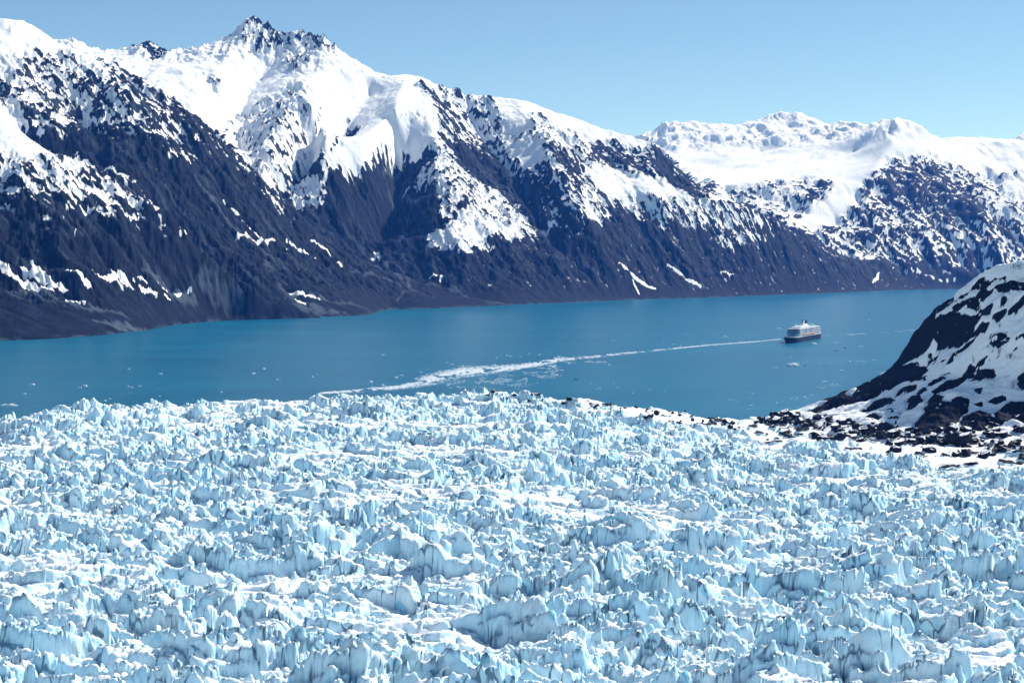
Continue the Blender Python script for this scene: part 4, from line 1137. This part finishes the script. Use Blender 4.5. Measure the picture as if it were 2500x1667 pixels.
def build_floes():
    rs = np.random.RandomState(12)
    spots = [(79,939,3.2),(60,962,2.6),(195,947,3),(207,943,4),(315,901,2.4),(392,913,3),(390,967,2),(315,943,1.5),(322,946,1.7),(341,943,1.6),(255,979,2.2),(270,974,2),(282,988,2.2),(540,957,2.2),(644,901,3),(620,912,3),
             (677,927,2),(763,920,2),(775,915,1.6),(935,867,2.6),(905,933,3.6),(967,922,3),(980,917,3),(1026,909,3),(1028,925,3.2),(935,940,2.6),(1090,886,3),(1103,890,3.2),(1130,894,2.4),(1213,874,2.2),(1238,868,2.4),(1246,870,2.4),(1317,866,2.2),
             (1292,864,2),(1271,872,2),(1208,891,2.6),(1366,870,3),(1497,831,2.6),(1673,816,2.4),(1645,841,2.2),(1663,844,2),(1618,834,2),(1370,904,2.2),(1488,891,2.6),(1312,936,2.4),
             (1901,802,5),(1985,840,6),(2043,837,4),(2100,846,4.4),(1924,873,3),(1896,898,2.6),(1770,822,4),(2023,809,3),(2122,782,3.6),(2013,932,3),(1825,1000,2),(2075,882,2.4),(2055,904,2.2),(1835,990,2)]
    for px, py, s in spots:
        x, y, z = on_level(px, py)
        k = rs.randint(1, 4)
        cx = np.concatenate([[0], rs.normal(0, s * 0.8, k)]); cy = np.concatenate([[0], rs.normal(0, s * 0.6, k)])
        V, F = floe_arrays(cx, cy, s * np.concatenate([[1.0], rs.uniform(0.35, 0.7, k)]), s * np.concatenate([[0.5], rs.uniform(0.15, 0.5, k)]), rs, 8)
        o = mesh_from("ice_floe", V, F, FLOE, False); o.location = (x, y, 0.0)
        tag(o, "small white ice floe drifting by itself on the blue water", "ice floe", "ice floes drifting on the fjord")
    # the larger raft of ice below the ship
    x, y, z = on_level(1943, 891.5)
    V, F = floe_arrays(rs.normal(0, 7, 26), rs.normal(0, 14, 26), rs.uniform(1.5, 4.5, 26), rs.uniform(0.8, 3.8, 26), rs, 8)
    o = mesh_from("ice_floe", V, F, FLOE, False); o.location = (x, y, 0)
    tag(o, "largest floating cluster of broken white ice, in open water below the cruise ship", "ice floe", "ice floes drifting on the fjord")
    t = NT("dirty_ice"); t.color((0.03, 0.035, 0.04)); t.rough(0.6)
    for px, py, lab in [(2062, 849.5, "thin dark floe of debris-covered ice nearest the ship's stern"), (2040, 857, "pair of small dark debris-covered floes in the blue water"), (1406, 926.5, "lone dark debris-covered floe between the brash streak and the glacier")]:
        x, y, z = on_level(px, py)
        V, F = floe_arrays(np.array([0, 3.5]), np.array([0, 1.0]), np.array([3.0, 2.0]), np.array([1.2, 0.7]), rs, 8)
        o = mesh_from("dirty_ice_floe", V, F, t.m, False); o.location = (x, y, 0)
        tag(o, lab, "ice floe")
build_brash(); build_floes()

# ------------------------------------------------------------------ cruise ship
def plain(name, col, rough=0.45, spec=0.4, vary=0.12):
    t = NT(name)
    d = tuple(c * (1 - vary) for c in col)
    t.color(t.mix(t.noise(0.08, 4, 0.6), d, col)); t.rough(rough); t.b.inputs["Specular IOR Level"].default_value = spec
    return t.m
class MB:
    def __init__(self): self.v, self.f = [], []
    def add(self, v, f):
        n = len(self.v); self.v += [tuple(p) for p in v]; self.f += [tuple(i + n for i in q) for q in f]
    def box(self, x0, x1, y0, y1, z0, z1):
        self.add([(x0,y0,z0),(x1,y0,z0),(x1,y1,z0),(x0,y1,z0),(x0,y0,z1),(x1,y0,z1),(x1,y1,z1),(x0,y1,z1)],
                 [(0,3,2,1),(4,5,6,7),(0,1,5,4),(1,2,6,5),(2,3,7,6),(3,0,4,7)])
    def prism(self, outline, z0, z1, top=None):
        n = len(outline); top = top or outline
        self.add([(x, y, z0) for x, y in outline] + [(x, y, z1) for x, y in top],
                 [tuple(range(n - 1, -1, -1)), tuple(range(n, 2 * n))] + [(k, (k + 1) % n, n + (k + 1) % n, n + k) for k in range(n)])
    def tube(self, p, q, r0, r1, n=10):
        p, q = Vector(p), Vector(q); d = (q - p).normalized(); a = d.orthogonal().normalized(); b = d.cross(a)
        ring = lambda c, r: [c + (a * math.cos(t) + b * math.sin(t)) * r for t in [2 * math.pi * k / n for k in range(n)]]
        self.add(ring(p, r0) + ring(q, r1), [tuple(range(n - 1, -1, -1)), tuple(range(n, 2 * n))] + [(k, (k + 1) % n, n + (k + 1) % n, n + k) for k in range(n)])
    def build(self, name, mat, parent=None, smooth=False, bevel=0):
        me = bpy.data.meshes.new(name); me.from_pydata(self.v, [], self.f); me.update()
        me.materials.append(mat)
        if smooth: me.polygons.foreach_set("use_smooth", [True] * len(me.polygons))
        o = bpy.data.objects.new(name, me); C.objects.link(o); o.parent = parent
        return o
def build_ship():
    navy = plain("navy_hull_paint", (0.004, 0.009, 0.050), 0.5, 0.15, 0.3)
    white = plain("white_ship_paint", (0.88, 0.90, 0.91), 0.4)
    glass = plain("blue_ship_glass", (0.02, 0.22, 0.42), 0.3, 0.3)
    dark = plain("dark_window_glass", (0.012, 0.02, 0.045), 0.12, 0.6)
    orange = plain("orange_lifeboat", (0.75, 0.20, 0.06), 0.5)
    teal = plain("teal_deck", (0.10, 0.32, 0.36), 0.6)
    root = bpy.data.objects.new("cruise_ship", None); C.objects.link(root)
    L, B = 285.0, 32.2
    bow = on_level(1920, 838.3)
    f = Vector((-0.45, -0.893, 0)).normalized()
    root.location = Vector((bow[0], bow[1], 0)) - f * (L * 0.5 - 8)
    root.rotation_euler = (0, 0, math.atan2(f.y, f.x))
    tag(root, "large white cruise ship with navy hull sailing on the fjord", "cruise ship")
    def half(x, z):
        """Hull half-breadth: x from -L/2 (stern) to the bow, flaring with height."""
        flare = min(1.0, max(0.0, z / 15.0))
        nose = L / 2 - 11 + 11 * flare
        t = max(0.0, min(1.0, (nose - x) / (62 - 14 * flare)))
        bowf = math.sin(t * math.pi / 2) ** (0.95 - 0.35 * flare)
        s = min(1.0, (x + L / 2) / 30.0); sternf = 0.86 + 0.14 * math.sin(max(s, 0) * math.pi / 2)
        return B / 2 * bowf * sternf
    def sheer(x): return 13.2 + 2.2 * max(0, (x - 70) / 72.0) ** 1.5
    N, M = 72, 9
    hull = MB(); V = []
    for i in range(N + 1):
        x = -L / 2 + L * (i / N) ** 0.92
        for j in range(M + 1):
            z = -4 + (sheer(x) + 4) * j / M
            V.append((min(x, L / 2 - 11 + 11 * min(1, max(0, z / 15))), half(x, z), z))
    n1 = len(V); V += [(x, -y, z) for x, y, z in V]
    F = []
    for i in range(N):
        for j in range(M):
            a, b, c, d = i * (M + 1) + j, (i + 1) * (M + 1) + j, (i + 1) * (M + 1) + j + 1, i * (M + 1) + j + 1
            F.append((a, b, c, d)); F.append((n1 + a, n1 + d, n1 + c, n1 + b))
        a, b = i * (M + 1) + M, (i + 1) * (M + 1) + M
        F.append((a, b, n1 + b, n1 + a))
    F += [(j + 1, j, n1 + j, n1 + j + 1) for j in range(M)]
    hull.add(V, F); hull.build("hull", navy, root, True)
    # white strake along the hull's top edge and the bow bulwark
    st = MB(); V = []; F = []
    for sgn in (1, -1):
        n0 = len(V)
        for i in range(N + 1):
            x = -L / 2 + L * i / N; y = sgn * (half(min(x, L / 2 - 0.2), 15) + 0.25); z = sheer(x)
            V += [(x, y, z - 0.5), (x, y, z + 1.0)]
        F += [(n0 + 2 * i, n0 + 2 * i + 2, n0 + 2 * i + 3, n0 + 2 * i + 1) for i in range(N)]
    st.add(V, F); st.build("strake", white, root)
    def outline(x0, x1, w, nose, tail=2.0, n=14):
        """Plan of a deck: square-ish stern, rounded front."""
        pts = [(x0, -w * 0.96), (x0 - tail, 0), (x0, w * 0.96), (x0 + 10, w)]
        for k in range(n + 1):
            t = math.pi / 2 * (1 - 2 * k / n)
            pts.append((x1 - nose + nose * math.cos(t) ** 0.7 if math.cos(t) > 0 else x1 - nose, w * math.sin(t)))
        pts.append((x0 + 10, -w))
        return pts
    zs = [14.8 + 2.55 * k for k in range(8)]
    core = MB()
    for k, z in enumerate(zs[:-1]):
        core.prism(outline(-L / 2 + 6 + 1.2 * k, 94 - 2.6 * k, B / 2 - (1.9 if k else 3.0), 16, 1.0), z - (2.0 if k == 0 else 0.0), zs[k + 1] - 0.03)
    core.build("superstructure", glass, root)
    for k, z in enumerate(zs):
        d = MB(); o = outline(-L / 2 + 4 + 1.2 * k, 95.5 - 2.6 * k, B / 2 - 0.15, 17, 2.2)
        d.prism(o, z - 0.22, z + 0.42); d.build("deck", white, root)
    # balcony dividers
    dv = MB()
    for k in range(1, 7):
        for sgn in (1, -1):
            for i in range(22):
                x = -128 + i * 9.2
                dv.box(x, x + 0.35, sgn * (B / 2 - 2.0) if sgn > 0 else -(B / 2 - 0.3), sgn * (B / 2 - 0.3) if sgn > 0 else -(B / 2 - 2.0), zs[k] + 0.55, zs[k + 1] - 0.3)
    dv.build("balcony_divider", white, root)
    # two tall dark stairwell bands on the sides
    for x in (-38, 12):
        for sgn in (1, -1):
            b = MB(); b.box(x - 2.2, x + 2.2, sgn * B / 2 - 0.12, sgn * B / 2 + 0.12, 18.5, 32.0); b.build("lift_tower_window", glass, root)
    # front windows and bridge
    fw = MB()
    for z in (22.3, 27.4, 29.95):
        k = (z - 14.8) / 2.55; fw.prism(outline(58, 96.2 - 2.6 * k, B / 2 - 0.6, 17, 0), z + 0.6, z + 2.2)
    fw.build("front_window", dark, root)
    br = MB(); br.box(66, 76, -B / 2 - 3.2, B / 2 + 3.2, 25.6, 27.8); bo = br.build("bridge", white, root)
    bw = MB(); bw.box(75.9, 76.3, -B / 2 - 3.0, B / 2 + 3.0, 26.2, 27.5); bw.build("window", dark, bo)
    # lifeboats
    for sgn in (1, -1):
        for i in range(8):
            lb = MB(); x0 = -62 + i * 13.2; V = []; ring = 10; secs = 8
            for s in range(secs + 1):
                t = s / secs; r = 1.9 * math.sin(math.pi * (0.06 + 0.88 * t)) ** 0.5
                for q in range(ring):
                    a = 2 * math.pi * q / ring; V.append((x0 + 11.0 * (t - 0.5), sgn * (B / 2 + 0.1) + r * math.cos(a), 16.9 + 0.9 * r * math.sin(a)))
            F = [(s * ring + q, (s + 1) * ring + q, (s + 1) * ring + (q + 1) % ring, s * ring + (q + 1) % ring) for s in range(secs) for q in range(ring)]
            F += [tuple(range(ring)), tuple(secs * ring + q for q in range(ring - 1, -1, -1))]
            lb.add(V, F); o = lb.build("lifeboat", orange, root, True)
            cv = MB(); cv.box(x0 - 3.4, x0 + 3.4, sgn * (B / 2 + 0.1) - 1.1, sgn * (B / 2 + 0.1) + 1.1, 18.2, 18.9); cv.build("canopy", white, o)
    # upper works
    th = MB(); th.prism(outline(-96, 62, 11.5, 9), 33.2, 36.1); th.build("top_house", white, root)
    tw = MB(); tw.prism(outline(-95, 62.3, 11.7, 9), 34.0, 35.2); tw.build("top_house_window", glass, root)
    so = MB(); so.prism(outline(-44, 30, 8.5, 6), 36.1, 38.6); so.build("upper_house", white, root)
    fb = MB(); fb.prism([(-40, -6), (-40, 6), (-14, 6), (-8, 0), (-14, -6)], 38.6, 43.5, [(-36, -4.6), (-36, 4.6), (-18, 4.6), (-13, 0), (-18, -4.6)]); fb.build("funnel_base", white, root)
    for sgn in (1, -1):
        fn = MB(); fn.prism([(-36, sgn * 4.2 - 1.5), (-36, sgn * 4.2 + 1.5), (-24, sgn * 4.2 + 1.5), (-24, sgn * 4.2 - 1.5)], 43.5, 51.5, [(-36.5, sgn * 4.0 - 1.2), (-36.5, sgn * 4.0 + 1.2), (-28, sgn * 4.0 + 1.2), (-28, sgn * 4.0 - 1.2)])
        fn.build("funnel", navy, root)
    fc = MB(); fc.prism([(-26, -2.4), (-26, 2.4), (-17, 2.0), (-17, -2.0)], 43.5, 50.5, [(-25, -1.8), (-25, 1.8), (-20, 1.4), (-20, -1.4)]); fc.build("funnel_casing", white, root)
    ms = MB(); ms.tube((48, 0, 36.1), (46, 0, 45.0), 0.9, 0.35); ms.box(45, 48, -3.6, 3.6, 41.0, 41.5); ms.box(45.5, 47.5, -2.2, 2.2, 43.2, 43.6); ms.build("mast", white, root)
    for x, y, r in ((30, 5, 1.9), (36, -5, 1.9), (56, 6, 1.3)):
        rd = MB(); V = []; 
        for s in range(7):
            a = -math.pi / 2 + math.pi * s / 6
            for q in range(12): V.append((x + r * math.cos(a) * math.cos(q * math.pi / 6), y + r * math.cos(a) * math.sin(q * math.pi / 6), 38.0 + r + r * math.sin(a)))
        rd.add(V, [(s * 12 + q, s * 12 + (q + 1) % 12, (s + 1) * 12 + (q + 1) % 12, (s + 1) * 12 + q) for s in range(6) for q in range(12)])
        rd.tube((x, y, 35.9), (x, y, 38.4), 0.5, 0.5, 8)
        rd.build("radar_dome", white, root, True)
    sp = MB(); sp.prism(outline(-92, -52, 10, 3), 38.6, 40.0)
    for x in (-88, -72, -56):
        for y in (-8, 8): sp.box(x - 0.4, x + 0.4, y - 0.4, y + 0.4, 36.1, 38.6)
    sp.build("sports_deck", teal, root)
    ck = MB()
    for y in (-3, 3): ck.tube((112, y, 15.2), (112, y, 18.0), 0.7, 0.5, 8)
    ck.tube((124, 0, 15.2), (124, 0, 25.0), 0.35, 0.2, 8); ck.build("foremast", white, root)
build_ship()

# ------------------------------------------------------------------ bare shrubs on the hillside
def build_shrubs():
    mat = plain("bare_twigs", (0.035, 0.028, 0.024), 0.9, 0.1)
    rs = random.Random(4)
    LAB = ["bare twiggy shrub on the shoulder of the snow slope, tallest of its patch", "low wide bare shrub in the middle of the snow slope", "single thin bare sapling standing on the snow slope",
           "bare shrub on the small rock knob above the water", "bare shrub beside the dark outcrop low on the snow slope", "thin bare shrub among the rock patches below the hilltop", "dark low shrub on the snowy hilltop"]
    for (px, py, n, hh, sp), lab in zip([(2437,866,7,8,3),(2466,876,16,5,9),(2379,886,3,9,1.5),(2068,945,6,6,3),(2471,946,6,8,3),(2441,800,5,6,2),(2485,658,18,5,9)], LAB):
        k = hit_hill(px, py)
        if not k: continue
        root = bpy.data.objects.new("bare_shrub", None); root.location = (k[0], k[1], k[2] - 0.3); C.objects.link(root)
        tag(root, lab, "shrub", "bare shrubs on the hillside")
        tr = MB(); tw = MB()
        for _ in range(n):
            x, y = rs.gauss(0, sp * 0.5), rs.gauss(0, sp * 0.5); h = hh * rs.uniform(0.5, 1.0)
            tip = (x + rs.gauss(0, 0.8), y + rs.gauss(0, 0.8), h)
            tr.tube((x, y, -0.5), tip, 0.16, 0.05, 5)
            for b in range(6):
                t = rs.uniform(0.3, 0.95); p = [x + (tip[0] - x) * t, y + (tip[1] - y) * t, h * t]
                tw.tube(p, (p[0] + rs.gauss(0, 0.9), p[1] + rs.gauss(0, 0.9), p[2] + rs.uniform(0.5, 1.6)), 0.09, 0.03, 4)
        tr.build("stem", mat, root); tw.build("twigs", mat, root)
build_shrubs()

# ------------------------------------------------------------------ haze
def build_haze():
    m = bpy.data.materials.new("fjord_haze"); m.use_nodes = True
    t = m.node_tree; t.nodes.remove(t.nodes["Principled BSDF"])
    v = t.nodes.new("ShaderNodeVolumePrincipled")
    v.inputs["Color"].default_value = (0.06, 0.27, 1.0, 1); v.inputs["Density"].default_value = 2.0e-5
    v.inputs["Absorption Color"].default_value = (1, 1, 1, 1)
    v.inputs["Anisotropy"].default_value = 0.0
    t.links.new(v.outputs[0], t.nodes["Material Output"].inputs["Volume"])
    b = MB(); b.box(-9900, 9900, -400, 18400, -41, 1850)
    o = b.build("haze", m); tag(o, "thin blue haze in the fjord air", None, None, "stuff")
build_haze()
